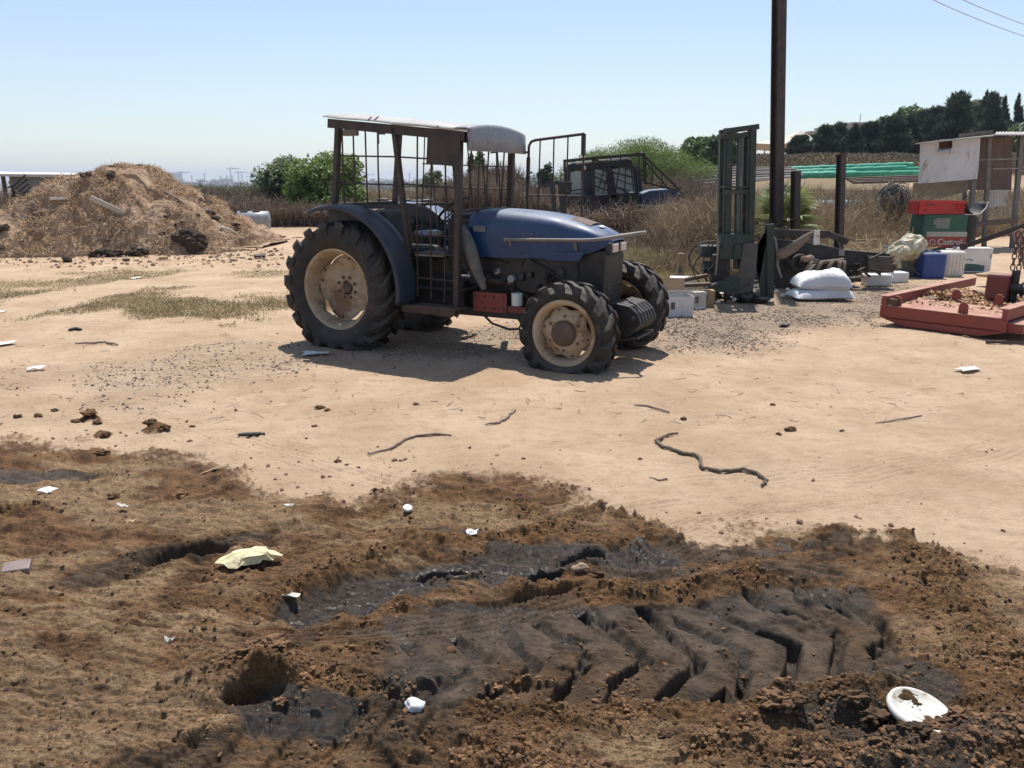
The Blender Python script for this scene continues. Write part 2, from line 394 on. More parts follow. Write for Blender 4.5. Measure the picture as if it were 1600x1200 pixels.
        dz = dz * (1 - .7 * ins) + ins * (-.012 - .010 * rib - .007 * lat); crumb *= 1 - ins; wet = np.maximum(wet, ins * .45 * (pts is TREAD)); dry *= 1 - ins * .6
    # deep holes trodden in the mud
    for (px, py), ax, ay, rot, dep in (((300, 866), .20, .075, 14, .13), ((915, 878), .12, .06, 22, .12), ((395, 1098), .11, .055, 12, .11), ((850, 900), .10, .035, 10, .05),
                                        ((20, 800), .2, .04, 14, .05), ((700, 905), .14, .03, 8, .05)):
        cx, cy = G(px, py); c_, s_ = cos(R(rot)), sin(R(rot))
        uu = ((x - cx) * c_ + (y - cy) * s_) / ax; vv = (-(x - cx) * s_ + (y - cy) * c_) / ay
        rr = np.hypot(uu, vv) + (n3 - .5) * .5 + (n2 - .5) * .4
        k = 1 - sst(.75, 1.05, rr); rim = np.exp(-((rr - 1.25) / .25) ** 2)
        dz += -k * dep + rim * .022; wet = np.maximum(wet, k * .5); dry *= 1 - k; crumb = np.maximum(crumb, rim * .6) * (1 - k * .6)
    # heaped clods
    for (px, py), r_, h_ in (((408, 1062), .10, .06), ((445, 1075), .10, .05), ((1225, 1112), .07, .06), ((1340, 1115), .10, .06), ((1000, 855), .07, .05), ((820, 800), .15, .03), ((1560, 1150), .2, .035),
                              ((1500, 1190), .16, .03), ((245, 672), .09, .018), ((140, 655), .10, .018), ((160, 680), .07, .012), ((270, 772), .05, .03), ((960, 1075), .12, .03), ((1390, 1120), .08, -.03)):
        cx, cy = G(px, py); rr = np.hypot(x - cx, (y - cy)) / r_ + (n3 - .5) * .7
        k = 1 - sst(.2, 1.1, rr); dz += k * h_; crumb = np.maximum(crumb, k); mud = np.maximum(mud, sst(.15, .3, k)); wet = np.maximum(wet, k * .35); dry *= 1 - k
    # shiny wet patches
    for (px, py), ax, ay, am in (((450, 1120), .28, .08, 1.0), ((20, 742), .35, .06, .8), ((620, 915), .16, .05, 1.0), ((860, 910), .09, .04, 1), ((1000, 900), .5, .14, .6), ((880, 868), .40, .09, .85), ((760, 950), .35, .03, .8), ((60, 735), .45, .05, .7), ((1240, 900), .3, .15, .5), ((1290, 1130), .12, .10, .75), ((1480, 1160), .3, .12, .7),
                                  ((1090, 960), .3, .2, .5), ((640, 925), .4, .06, .8), ((700, 980), .5, .05, .6), ((540, 945), .15, .03, .9), ((300, 870), .2, .1, .6), ((1100, 860), .22, .15, .55), ((970, 870), .12, .1, .8)):
        cx, cy = G(px, py); rr = np.hypot((x - cx) / ax, (y - cy) / ay) + (n2 - .5) * 1.1 + (n3 - .5) * .6
        k = (1 - sst(.6, 1.2, rr)) * am; wet = np.maximum(wet, k); dry *= 1 - k; crumb *= 1 - .8 * k * (am > .75); dz -= k * .010
    wet = wet * (.35 + .65 * sst(.28, .62, wet + ((n4 - .5) * .45 + (n3 - .5) * .3) * (1 - smooth_)))
    wet = np.maximum(wet, smooth_ * (.42 + .7 * (n2 - .5) + .3 * (n3 - .5)))
    cr = crumb * (bubbles(x * 15, y * 15, 1) * .017 + bubbles(x * 34, y * 34, 2) * .013 + bubbles(x * 70, y * 70, 3) * .008 + bubbles(x * 140, y * 140, 4) * .003)
    cr *= .75 + .9 * sst(.35, .65, fbm(x * 12, y * 12, 2, 67))
    flake = (1 - sst(.0, .10, cracks(u * 8 + n2 * 2, v * 13 + n3, 7))) * (1 - crumb) * sst(.4, .6, n2)
    cr -= flake * .006 * mud
    cr *= 1 - .9 * smooth_
    z = z * (1 - mud * .6) + mud * dz * .72 + cr * np.maximum(mud, .0) + mud * ((n5 - .5) * .007 + (fbm(u * 30, v * 60, 3, 58) - .5) * .010 * (1 - crumb)) * (1 - .7 * wet) * (1 - .8 * smooth_)
    z += sst(-.25, .05, e) * sst(.3, -.02, e) * bubbles(x * 30, y * 30, 9) * .012 * sst(.45, .6, n3)
    f['mud'][near] = mud; f['wet'][near] = np.clip(wet, 0, 1) * mud; f['crumb'][near] = crumb * mud; f['dry'][near] = np.clip(dry, 0, 1)
    Z[near] += z * sst(12, 9, Rr[near])
    # gravel / chip litter around and right of the tractor
    def patch(pts, hw, k=1.0, nz=1.0):
        s, t, d = poly_st(X, Y, pts)
        return (1 - sst(hw * .3, hw, d + (fbm(X * 1.3, Y * 1.3, 4, 13) - .5) * 2.2 * nz * hw)) * k
    gv = np.maximum.reduce([patch(PG([(1080, 510), (1250, 485), (1420, 458)]), 1.7, 1.0, .45), patch(PG([(250, 590), (420, 560), (560, 540), (800, 530)]), 1.0, .8, .7), patch(PG([(-60, 605), (200, 580), (330, 570)]), .5, .4)])
    gv = gv * np.where(X < -.5, .42, 1.0)
    f['gravel'] = gv * (Y > 0)
    gr = np.maximum.reduce([patch(PG([(-100, 500), (120, 480), (200, 470), (380, 480), (460, 485)]), 1.1), patch(PG([(60, 440), (160, 432), (300, 428), (420, 425)]), 1.1, .9),
                            patch(PG([(-200, 455), (30, 455)]), 1.0, .8)])
    f['grass'] = gr * sst(.37, .62, fbm(X * .9, Y * .5, 4, 19)) * (Y > 0)
    f['field'] = np.where(X / np.maximum(Y, 5) < .46, sst(24, 34, Y), sst(40, 70, Y))
    return Z, f

# fan-shaped sheet, finest where the eye is closest
az = np.concatenate([np.linspace(-180, -42, 60)[:-1], np.linspace(-42, 42, 1250), np.linspace(42, 180, 60)[1:]])
az = np.radians(az)
rad = [0.02, .5, 1.0, 1.35, 1.6, 1.7]
while rad[-1] < 9000:
    d = rad[-1]; rad.append(d + max(.0022, min(d * d / (1275 * (1.5 if d < 4 else 1.15)), d * (.03 if d < 60 else .06))))
rad = np.array(rad); nr, na = len(rad), len(az)
AZ, RD = np.meshgrid(az, rad); GX = (RD * np.sin(AZ)).ravel(); GY = (RD * np.cos(AZ)).ravel()
GZ, GF = ground_fields(GX, GY)
ii, kk = np.meshgrid(np.arange(nr - 1), np.arange(na - 1), indexing='ij')
q = np.stack([ii * na + kk, ii * na + kk + 1, (ii + 1) * na + kk + 1, (ii + 1) * na + kk], -1).reshape(-1, 4)[:, ::-1]
gme = raw_mesh("ground", np.stack([GX, GY, GZ], -1), q, smooth=True)
for k_, v_ in GF.items():
    a_ = gme.attributes.new(k_, 'FLOAT', 'POINT'); a_.data.foreach_set('value', v_.astype(np.float32))

def ground_mat():
    m = bpy.data.materials.new("ground"); m.use_nodes = True; N = m.node_tree.nodes; L = m.node_tree.links; b = N["Principled BSDF"]
    tc = N.new("ShaderNodeTexCoord")
    def att(n):
        a = N.new("ShaderNodeAttribute"); a.attribute_name = n; return a.outputs['Fac']
    def noise(s, det=6, rg=.6, stretch=None):
        n = N.new("ShaderNodeTexNoise"); n.inputs['Scale'].default_value = s; n.inputs['Detail'].default_value = det; n.inputs['Roughness'].default_value = rg
        if stretch:
            mp = N.new("ShaderNodeMapping"); mp.inputs['Scale'].default_value = stretch; L.new(tc.outputs['Object'], mp.inputs[0]); L.new(mp.outputs[0], n.inputs['Vector'])
        else: L.new(tc.outputs['Object'], n.inputs['Vector'])
        return n.outputs[0]
    def mr(v, a, b_, c=0.0, d=1.0):
        n = N.new("ShaderNodeMapRange"); n.inputs[1].default_value = a; n.inputs[2].default_value = b_; n.inputs[3].default_value = c; n.inputs[4].default_value = d; L.new(v, n.inputs[0]); return n.outputs[0]
    def mix(f, a, b_):
        n = N.new("ShaderNodeMix"); n.data_type = 'RGBA'
        L.new(f, n.inputs[0]) if not isinstance(f, float) else setattr(n.inputs[0], 'default_value', f)
        for i, c in ((6, a), (7, b_)):
            if isinstance(c, tuple): n.inputs[i].default_value = (*c, 1)
            else: L.new(c, n.inputs[i])
        return n.outputs[2]
    def mul(a, b_):
        n = N.new("ShaderNodeMath"); n.operation = 'MULTIPLY'; L.new(a, n.inputs[0])
        if isinstance(b_, float): n.inputs[1].default_value = b_
        else: L.new(b_, n.inputs[1])
        return n.outputs[0]
    sand = mix(mr(noise(1.3, 8), .38, .62), (.44, .308, .198), (.55, .405, .275))
    sand = mix(mr(noise(9, 8, .75), .50, .72, 0, .5), sand, (.28, .185, .115))
    sand = mix(mr(noise(3.2, 9, .7, (1, 2.5, 1)), .52, .70, 0, .45), sand, (.30, .205, .13))
    sand = mix(mr(noise(28, 7, .8), .56, .68, 0, .30), sand, (.25, .165, .105))
    sand = mix(mr(noise(120, 4, .7), .56, .70, 0, .40), sand, (.26, .18, .12))
    sand = mix(mr(noise(60, 4, .7), .60, .72, 0, .35), sand, (.60, .48, .36))
    grv = mix(mr(noise(45, 5, .8), .44, .56), (.125, .10, .08), (.29, .235, .18))
    grv = mix(mr(noise(110, 3, .8), .55, .62), grv, (.09, .07, .06))
    c = mix(mul(att('gravel'), mr(noise(14, 5, .7), .35, .55, .35, .85)), sand, grv)
    grass = mix(mr(noise(30, 6, .7), .4, .6), (.22, .19, .09), (.36, .29, .16))
    c = mix(mul(att('grass'), .55), c, grass)
    field = mix(mr(noise(.06, 5), .42, .58), (.18, .125, .08), (.24, .17, .11))
    field = mix(mr(noise(.013, 4), .5, .62), field, (.10, .105, .05))
    c = mix(att('field'), c, field)
    brown = mix(mr(noise(7, 8, .7), .38, .62), (.066, .036, .020), (.225, .125, .062))
    brown = mix(mr(noise(55, 5, .75), .55, .68, 0, .6), brown, (.29, .18, .10))
    crumbc = mix(mr(noise(26, 6, .7), .35, .65), (.050, .028, .015), (.27, .150, .064))
    mudc = mix(att('crumb'), brown, crumbc)
    tan = mix(mr(noise(16, 8, .7, (1, 2.2, 1)), .36, .62), (.20, .13, .07), (.43, .305, .18))
    mudc = mix(mul(att('dry'), mr(noise(38, 6, .75), .36, .58, .35, 1)), mudc, tan)
    mudc = mix(mr(noise(130, 4, .75), .53, .64, 0, .75), mudc, (.045, .026, .015))
    mudc = mix(mr(noise(95, 4, .75, (1, 1.2, 1)), .57, .68, 0, .6), mudc, (.36, .21, .10))
    wetc = mix(mr(noise(20, 6), .4, .65), (.024, .016, .011), (.070, .047, .031))
    damp = mix(mr(noise(11, 7, .7), .38, .62), (.050, .034, .023), (.125, .087, .058))
    wetc = mix(mr(att('wet'), .66, .92), damp, wetc)
    mudc = mix(mr(att('wet'), .10, .48), mudc, wetc)
    c = mix(att('mud'), c, mudc)
    L.new(c, b.inputs['Base Color'])
    rg = N.new("ShaderNodeMix"); rg.data_type = 'FLOAT'; L.new(mul(mr(att('wet'), .50, .85), mr(noise(18, 4), .32, .48)), rg.inputs[0]); rg.inputs[2].default_value = .93; rg.inputs[3].default_value = .20
    L.new(rg.outputs[0], b.inputs['Roughness']); L.new(mr(att('wet'), .5, .9, .15, .6), b.inputs['Specular IOR Level'])
    bu = N.new("ShaderNodeBump"); bu.inputs['Distance'].default_value = .018; bu.inputs['Strength'].default_value = .8
    hs = N.new("ShaderNodeMath"); hs.operation = 'ADD'; L.new(noise(70, 8, .75), hs.inputs[0]); L.new(mul(noise(300, 3, .7), .35), hs.inputs[1])
    L.new(hs.outputs[0], bu.inputs['Height']); L.new(bu.outputs[0], b.inputs['Normal'])
    return m
tag(link("ground", gme, ground_mat()), kind='structure')

# lookup of ground height near the viewer
def gh(x, y):
    x = np.atleast_1d(np.asarray(x, float)); y = np.atleast_1d(np.asarray(y, float))
    return ground_fields(x, y)[0]
def g1(x, y): return float(gh(x, y)[0])

# ------------------------------------------------------------------ scattering helpers (one mesh out of many small pieces)
def ico():
    import bmesh
    bm = bmesh.new(); bmesh.ops.create_icosphere(bm, subdivisions=1, radius=1)
    V = np.array([v.co[:] for v in bm.verts]); T = np.array([[v.index for v in f.verts] for f in bm.faces]); bm.free(); return V, T
def ico2():
    import bmesh
    bm = bmesh.new(); bmesh.ops.create_icosphere(bm, subdivisions=2, radius=1)
    V = np.array([v.co[:] for v in bm.verts]); T = np.array([[v.index for v in f.verts] for f in bm.faces]); bm.free(); return V, T
def rotm(n):
    a, b_, c = rng.uniform(0, 2 * pi, (3, n)); ca, sa, cb, sb, cc, s3 = np.cos(a), np.sin(a), np.cos(b_), np.sin(b_), np.cos(c), np.sin(c)
    M = np.empty((n, 3, 3)); M[:, 0, 0] = ca * cb; M[:, 0, 1] = ca * sb * s3 - sa * cc; M[:, 0, 2] = ca * sb * cc + sa * s3
    M[:, 1, 0] = sa * cb; M[:, 1, 1] = sa * sb * s3 + ca * cc; M[:, 1, 2] = sa * sb * cc - ca * s3; M[:, 2, 0] = -sb; M[:, 2, 1] = cb * s3; M[:, 2, 2] = cb * cc
    return M
def scatter_rocks(name, P, size, m, squash=.7, rough=.28, hi=False, flatten=None):
    V, T = ico2() if hi else ico(); n = len(P)
    S = size[:, None] * rng.uniform(.6, 1.25, (n, 3))
    M = rotm(n); jit = 1 + rng.normal(0, rough, (n, len(V)))
    A = np.einsum('nij,nvj->nvi', M, V[None] * S[:, None, :] * jit[:, :, None]); A[:, :, 2] *= squash
    A += P[:, None, :]
    TT = (T[None] + (np.arange(n) * len(V))[:, None, None]).reshape(-1, 3)
    return link(name, raw_mesh(name, A.reshape(-1, 3), T=TT, smooth=False), m)
def blades(P, length, width, lean, curve=0.3, segs=3, yaw=None, flat=None):
    """ribbons growing from P; returns verts, quads"""
    n = len(P); yaw = rng.uniform(0, 2 * pi, n) if yaw is None else yaw
    ln = lean * rng.uniform(.2, 1.0, n); dirx, diry = np.cos(yaw), np.sin(yaw)
    fa = rng.uniform(0, 2 * pi, n); wx, wy = np.cos(fa), np.sin(fa)
    out = np.empty((n, (segs + 1) * 2, 3))
    for i in range(segs + 1):
        t = i / segs; an = ln * (1 + curve * t * 2)
        r_ = length * t * np.sin(an); h = length * t * np.cos(an)
        wd = width * (1 - .75 * t) / 2
        c = np.stack([P[:, 0] + dirx * r_, P[:, 1] + diry * r_, P[:, 2] + h], -1)
        o_ = np.stack([wx * wd, wy * wd, np.zeros(n)], -1)
        out[:, 2 * i] = c - o_; out[:, 2 * i + 1] = c + o_
    qs = np.array([[2 * i, 2 * i + 1, 2 * i + 3, 2 * i + 2] for i in range(segs)])
    Q = (qs[None] + (np.arange(n) * (segs + 1) * 2)[:, None, None]).reshape(-1, 4)
    return out.reshape(-1, 3), Q
def straws(P, length, width, tilt=.4, nrm=None):
    """flat ribbons lying about"""
    n = len(P); yaw = rng.uniform(0, 2 * pi, n); el = rng.normal(0, tilt, n)
    d = np.stack([np.cos(yaw) * np.cos(el), np.sin(yaw) * np.cos(el), np.sin(el)], -1)
    if nrm is not None: d = d - nrm * (d * nrm).sum(1)[:, None] * .8
    u = np.stack([-np.sin(yaw), np.cos(yaw), rng.normal(0, .6, n)], -1); u /= np.linalg.norm(u, axis=1)[:, None]
    b_ = rng.normal(0, .12, (n, 3)) * length[:, None]
    a0 = P - d * length[:, None] / 2; a1 = P + b_ ; a2 = P + d * length[:, None] / 2
    wv = u * width[:, None] / 2
    out = np.stack([a0 - wv, a0 + wv, a1 - wv, a1 + wv, a2 - wv * .5, a2 + wv * .5], 1)
    qs = np.array([[0, 1, 3, 2], [2, 3, 5, 4]])
    Q = (qs[None] + (np.arange(n) * 6)[:, None, None]).reshape(-1, 4)
    return out.reshape(-1, 3), Q
def merge(parts):
    V = []; Q = []; k = 0
    for v, q_ in parts: V.append(v); Q.append(q_ + k); k += len(v)
    return np.concatenate(V), np.concatenate(Q)
# ================================================================== palette
P_BLUE = mat('tractor_blue', (.008, .034, .105), (.014, .052, .15), 3, .30, dust=(.30, .33, .37), dust_amt=.48, bump=.06, bscale=30, spots=(.10, .09, .08), spot_scale=9, spot_amt=.25)
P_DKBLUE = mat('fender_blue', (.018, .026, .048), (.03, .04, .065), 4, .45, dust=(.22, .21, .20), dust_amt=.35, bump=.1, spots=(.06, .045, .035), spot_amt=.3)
P_BLACK = mat('black_paint', (.012, .012, .013), (.03, .028, .027), 8, .55, dust=(.20, .17, .14), dust_amt=.4, bump=.15)
P_RUBBER = mat('tyre_rubber', (.016, .015, .014), (.030, .027, .024), 9, .72, dust=(.21, .18, .15), dust_amt=.45, bump=.25, bscale=40, spots=(.060, .042, .032), spot_scale=5, spot_amt=.42)
P_RIM = mat('rusty_cream_rim', (.44, .355, .25), (.34, .235, .145), 5, .6, bump=.1, bscale=40, spots=(.21, .12, .07), spot_scale=3.5, spot_amt=.52)
P_RUST = mat('rusty_steel', (.060, .036, .027), (.11, .065, .045), 10, .75, bump=.25, bscale=50, dust=(.30, .24, .18), dust_amt=.4)
P_DKSTEEL = mat('dark_cage_steel', (.030, .026, .026), (.065, .045, .038), 8, .6, bump=.15, bscale=60, dust=(.25, .21, .18), dust_amt=.35)
P_GREY = mat('galvanised_grey', (.21, .23, .26), (.30, .31, .33), 5, .5, bump=.1, spots=(.14, .12, .10), spot_amt=.35)
P_ROOF = mat('pale_roof_sheet', (.44, .42, .39), (.35, .33, .30), 3, .6, bump=.15, spots=(.34, .27, .21), spot_amt=.3)
P_RED = mat('faded_red_paint', (.24, .040, .035), (.18, .045, .04), 7, .6, bump=.15, dust=(.3, .2, .15), dust_amt=.3, spots=(.10, .05, .04), spot_amt=.35)
P_LAMP = mat('lamp_lens', (.62, .58, .55), (.5, .46, .43), 30, .25)
P_ENG = mat('oily_engine', (.016, .014, .013), (.045, .038, .033), 14, .5, bump=.4, bscale=40, spots=(.14, .12, .10), spot_scale=20, spot_amt=.3)
P_WHITE = mat('white_plastic', (.72, .72, .71), (.64, .63, .60), 4, .5, bump=.05, spots=(.46, .40, .32), spot_amt=.25)
P_SEAT = mat('torn_seat_vinyl', (.02, .02, .024), (.05, .05, .055), 9, .6, bump=.2, spots=(.4, .4, .38), spot_amt=.25)
P_BROWNHUB = mat('brown_hub', (.085, .058, .045), (.13, .088, .065), 9, .7, bump=.3, spots=(.2, .15, .1), spot_amt=.3)

# ================================================================== blue tractor
HD = R(28); OX, OY = -1.281, 8.351
tr = empty('tractor', (OX, OY, 0), -HD, 'dusty blue tractor with a welded bar cage cab and flat front tyre in the yard', 'tractor')
NV = Vector((sin(HD), cos(HD), 0)); AV = Vector((cos(HD), -sin(HD), 0))

def tyre(name, rad_, wid, rimr, nl, lug, m, parent, flat=None, zc=None, sag=1.0, side=1):
    """solid of revolution about y, chevron lugs; flat = height of the ground in wheel coordinates"""
    h = wid / 2; b = MB(); ro = rad_ - lug
    prof = [(rimr, -h * .78), (rimr + .02, -h * .86), (rimr + (ro - rimr) * .35, -h * 1.0), (rimr + (ro - rimr) * .62, -h * 1.02), (ro - .055, -h * .96), (ro - .02, -h * .86), (ro, -h * .5), (ro + .006, 0),
            (ro, h * .5), (ro - .02, h * .86), (ro - .055, h * .96), (rimr + (ro - rimr) * .62, h * 1.02), (rimr + (ro - rimr) * .35, h), (rimr + .02, h * .86), (rimr, h * .78)]
    b.lathe(prof, axis='y', n=64)
    lw = 2 * pi * ro / nl * .17
    for sd_ in (-1, 1):
        for k in range(nl):
            a0 = 2 * pi * (k + (.5 if sd_ > 0 else 0)) / nl
            st_ = [(0.0, .0, ro, 1.0), (.35, .10, ro, 1.0), (.7, .25, ro - .004, 1.1), (.93, .38, ro - .018, 1.35), (1.06, .42, ro - .075, 1.1)]
            rows = []
            for t_, da, rb, wk in st_:
                y = sd_ * t_ * h; a = a0 - da * (2 * pi / nl) * 2.1 ; dw = lw * wk / ro
                rt = rad_ - (.012 if t_ > .9 else 0) - (.045 if t_ > 1 else 0)
                rows.append([(cos(a - dw * 1.25) * (rb - .012), y, sin(a - dw * 1.25) * (rb - .012)), (cos(a - dw) * rt, y, sin(a - dw) * rt), (cos(a + dw) * rt, y, sin(a + dw) * rt), (cos(a + dw * 1.25) * (rb - .012), y, sin(a + dw * 1.25) * (rb - .012))])
            b.grid(rows, smooth=False); b.add(rows[0], [(0, 1, 2, 3)]); b.add(rows[-1], [(3, 2, 1, 0)])
    V = []
    for x, y, z in b.v:
        if flat is not None and z < flat + .16:
            k = max(0, min(1, (flat + .16 - z) / .16)); y *= 1 + .18 * k * sag; x *= 1 + .05 * k * sag
            z = max(z, flat + .002 + .02 * (1 - min(1, (z + rad_) / .2)) * 0)
        V.append((x, y, z))
    b.v = V
    return b.build(name, m, parent)

def wheel(loc, kind, near, par=None, zf=None):
    wh = bpy.data.objects.new('wheel', None); col.objects.link(wh); wh.parent = par; wh.location = loc; wh.empty_display_size = .1
    s = -1 if near else 1   # outer side
    if kind == 'rear':
        tyre('tyre', .66, .40, .395, 19, .038, P_RUBBER, wh, flat=-loc[2])
        b = MB(); o = s * .16
        b.lathe([(.400, o), (.412, o - s * .004), (.412, o - s * .022), (.385, o - s * .030), (.362, o - s * .07), (.352, o - s * .17), (.352, o - s * .24), (.40, -s * .15), (.37, -s * .14), (.335, o - s * .24), (.335, o - s * .17), (.347, o - s * .06), (.372, o - s * .02), (.385, o)], axis='y', n=64, closed=True)
        rim = b.build('rim', P_RIM, wh)
        # centre disc: pressed plate with flat lobes that leave gaps to the rim
        b = MB(); rows = []
        for rr_, yy in ((.07, .045), (.13, .045), (.165, .030), (.23, .020), (.275, .050), (1.0, .075), (1.0, .085)):
            row = []
            for k in range(72):
                a = 2 * pi * k / 72
                lob = .338 - .055 * (1 - abs(cos(a * 2 + .35))) ** .7 if rr_ == 1.0 else rr_
                row.append((lob * cos(a), s * (yy - .075), lob * sin(a)))
            rows.append(row)
        b.grid(rows, wrap=True); disc = b.build('rim_disc', P_RIM, wh)
        sm_ = disc.modifiers.new('t', 'SOLIDIFY'); sm_.thickness = .012
        b = MB(); b.lathe([(0, s * -.005), (.052, s * -.007), (.058, s * -.015), (.060, s * -.05)], axis='y', n=28); b.build('hub', P_BROWNHUB, wh)
        for k in range(8):
            a = 2 * pi * k / 8 + .39; c_ = (.108 * cos(a), s * -.035, .108 * sin(a)); MB().cyl(c_, (c_[0], s * -.004, c_[2]), .0175, 8).build('wheel_bolt', P_BROWNHUB, wh)
        for k in range(8):
            a = 2 * pi * k / 8 + .2 * (1 if k % 2 else -1); c_ = (.30 * cos(a), s * -.02, .30 * sin(a)); MB().cyl(c_, (c_[0], s * .016, c_[2]), .013, 6).build('wheel_bolt', P_BROWNHUB, wh)
    else:
        tyre('tyre', .445, .27, .285, 16, .03, P_RUBBER, wh, flat=-loc[2], sag=1.3 if near else .6)
        b = MB(); o = s * .128
        b.lathe([(.288, o), (.300, o - s * .004), (.300, o - s * .018), (.275, o - s * .024), (.255, o - s * .055), (.245, o - s * .12), (.245, o - s * .2), (.275, -s * .12), (.26, -s * .11), (.232, o - s * .18), (.232, o - s * .11), (.243, o - s * .045), (.262, o - s * .014), (.277, o)], axis='y', n=56, closed=True)
        b.build('rim', P_RIM, wh)
        b = MB(); rows = []
        for rr_, yy in ((.11, .10), (.135, .10), (.155, .085), (.18, .06), (1.0, .055), (1.0, .045)):
            row = []
            for k in range(72):
                a = 2 * pi * k / 72
                lob = .236 - .045 * (1 - abs(cos(a * 3 + .5))) ** .6 if rr_ == 1.0 else rr_
                row.append((lob * cos(a), s * yy, lob * sin(a)))
            rows.append(row)
        b.grid(rows, wrap=True); disc = b.build('rim_disc', P_RIM, wh); sm_ = disc.modifiers.new('t', 'SOLIDIFY'); sm_.thickness = .01
        b = MB(); b.lathe([(0, s * .150), (.098, s * .148), (.108, s * .138), (.112, s * .08), (.112, 0)], axis='y', n=32); b.build('hub', P_BROWNHUB, wh)
        for k in range(6):
            a = 2 * pi * k / 6 + .5; c_ = (.15 * cos(a), s * .08, .15 * sin(a)); MB().cyl(c_, (c_[0], s * .112, c_[2]), .014, 6).build('wheel_bolt', P_BROWNHUB, wh)
        for k in range(6):
            a = 2 * pi * k / 6 + .85; c_ = (.212 * cos(a), s * .05, .212 * sin(a)); MB().cyl(c_, (c_[0], s * .072, c_[2]), .014, 6).build('wheel_bolt', P_BROWNHUB, wh)
    return wh
RWX, FWX = -.12, 2.285
wheel((RWX, -.59, .585), 'rear', True, tr); wheel((RWX, .59, .585), 'rear', False, tr)
wheel((FWX, -.50, .335), 'front', True, tr); w_ff = wheel((FWX + .10, .60, .42), 'front', False, tr); w_ff.rotation_euler = (0, 0, R(-4))

# fenders: quarter-round sheets over the rear wheels
for sgn in (-1, 1):
    b = MB(); rows = []; N_ = 34; cx, cz, rr_ = RWX, .615, .775
    for i in range(N_ + 1):
        a = R(112) + (R(-10) - R(112)) * i / N_
        k = i / N_; wid_in = .40 + .04 * k
        px_, pz_ = cx + rr_ * cos(a), cz + rr_ * sin(a); pxi, pzi = cx + (rr_ - .035) * cos(a), cz + (rr_ - .035) * sin(a)
        rows.append([(pxi, sgn * .765, pzi), (px_ - .006 * cos(a), sgn * .768, pz_ - .006 * sin(a)), (px_, sgn * .755, pz_), (px_ + .006 * cos(a), sgn * .66, pz_ + .006 * sin(a)), (px_, sgn * .56, pz_), (px_ + .012 * cos(a), sgn * .53, pz_ + .012 * sin(a)), (px_, sgn * .50, pz_), (px_, sgn * (.46), pz_)])
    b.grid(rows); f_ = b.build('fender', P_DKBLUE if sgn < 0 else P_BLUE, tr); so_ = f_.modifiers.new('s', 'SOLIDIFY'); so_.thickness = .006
    b = MB(); pts_ = [(cx + .765 * cos(R(a)), cz + .765 * sin(R(a))) for a in range(112, -12, -6)]
    b.grid([[(x, sgn * .462, z), (x, sgn * .462, max(.5, min(z - .02, 1.05 - .5 * max(0, x))))] for x, z in pts_], smooth=False)
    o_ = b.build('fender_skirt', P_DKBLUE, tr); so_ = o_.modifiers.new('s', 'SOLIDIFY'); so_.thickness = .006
b = MB(); b.box((-.38, -.62, 1.335), (.16, .30, .012), rot=Matrix.Rotation(R(-8), 3, 'Y')); b.bar((-.33, -.66, 1.32), (-.33, -.66, 1.40), .03); b.build('fender_extension', P_GREY, tr)

# hood
def hood_sec(x, zt, zb, hw, sh, topw, n=9):
    """one cross-section from near bottom over the top to far bottom"""
    P = [(x, -hw, zb), (x, -hw - .004, zb + (sh - zb) * .5), (x, -hw, sh)]
    for i in range(1, n):
        a = pi * i / n; ca, sa = cos(a), sin(a)
        P.append((x, -hw * math.copysign(abs(ca) ** .55, ca), sh + (zt - sh) * abs(sa) ** .75))
    P += [(x, hw, sh), (x, hw + .004, zb + (sh - zb) * .5), (x, hw, zb)]
    return P
secs = [(1.10, 1.30, .93, .285, 1.17, .2), (1.16, 1.365, .93, .30, 1.20, .2), (1.35, 1.375, .93, .305, 1.21, .2), (1.60, 1.365, .93, .305, 1.20, .2), (1.85, 1.345, .94, .30, 1.18, .2), (2.05, 1.315, .95, .295, 1.16, .2),
        (2.20, 1.275, .97, .280, 1.14, .2), (2.33, 1.235, .99, .265, 1.12, .2), (2.44, 1.19, 1.03, .24, 1.11, .2), (2.51, 1.15, 1.07, .20, 1.10, .2), (2.535, 1.11, 1.095, .14, 1.098, .1)]
b = MB(); b.grid([hood_sec(*s_) for s_ in secs]); hood = b.build('hood', P_BLUE, tr); m_ = hood.modifiers.new('s', 'SUBSURF'); m_.levels = m_.render_levels = 2
b = MB(); b.grid([[(x, y, z + .004) for (x, y, z) in row] for row in [[(xx, yy, zz - abs(yy) ** 2 * .9) for yy in np.linspace(-.14, .14, 7)] for xx, zz in ((2.13, 1.302), (2.22, 1.277), (2.32, 1.250))]])
b.build('hood_vent', P_RUST, hood); 
b = MB(); b.box((2.38, -.02, 1.225), (.035, .10, .004), rot=Matrix.Rotation(R(22), 3, 'Y')); b.build('hood_sticker', P_WHITE, hood)
b = MB(); b.box((1.27, -.312, 1.19), (.13, .004, .055)); b.build('pale_decal', mat('faded_decal', (.20, .20, .21), (.14, .15, .17), 20, .7), hood)
def text(name, s_, size, M, m, parent=None, ext=.001, bold=0.0):
    c_ = bpy.data.curves.new(name, 'FONT'); c_.body = s_; c_.size = size; c_.extrude = ext; c_.align_x = 'CENTER'; c_.align_y = 'CENTER'; c_.offset = bold
    to = bpy.data.objects.new(name, c_); col.objects.link(to)
    me = bpy.data.meshes.new_from_object(to); bpy.data.objects.remove(to); me.materials.clear()
    me.transform(M); o = link(name, me, m, parent); return o
MT = lambda loc, rz=0, rx=pi / 2, ry=0: Matrix.Translation(loc) @ Matrix.Rotation(rz, 4, 'Z') @ Matrix.Rotation(rx, 4, 'X') @ Matrix.Rotation(ry, 4, 'Y')
text('model_lettering', 'S Z I', .085, MT((1.80, -.309, 1.13)), mat('worn_lettering', (.10, .13, .22), (.16, .19, .26), 40, .6), hood)
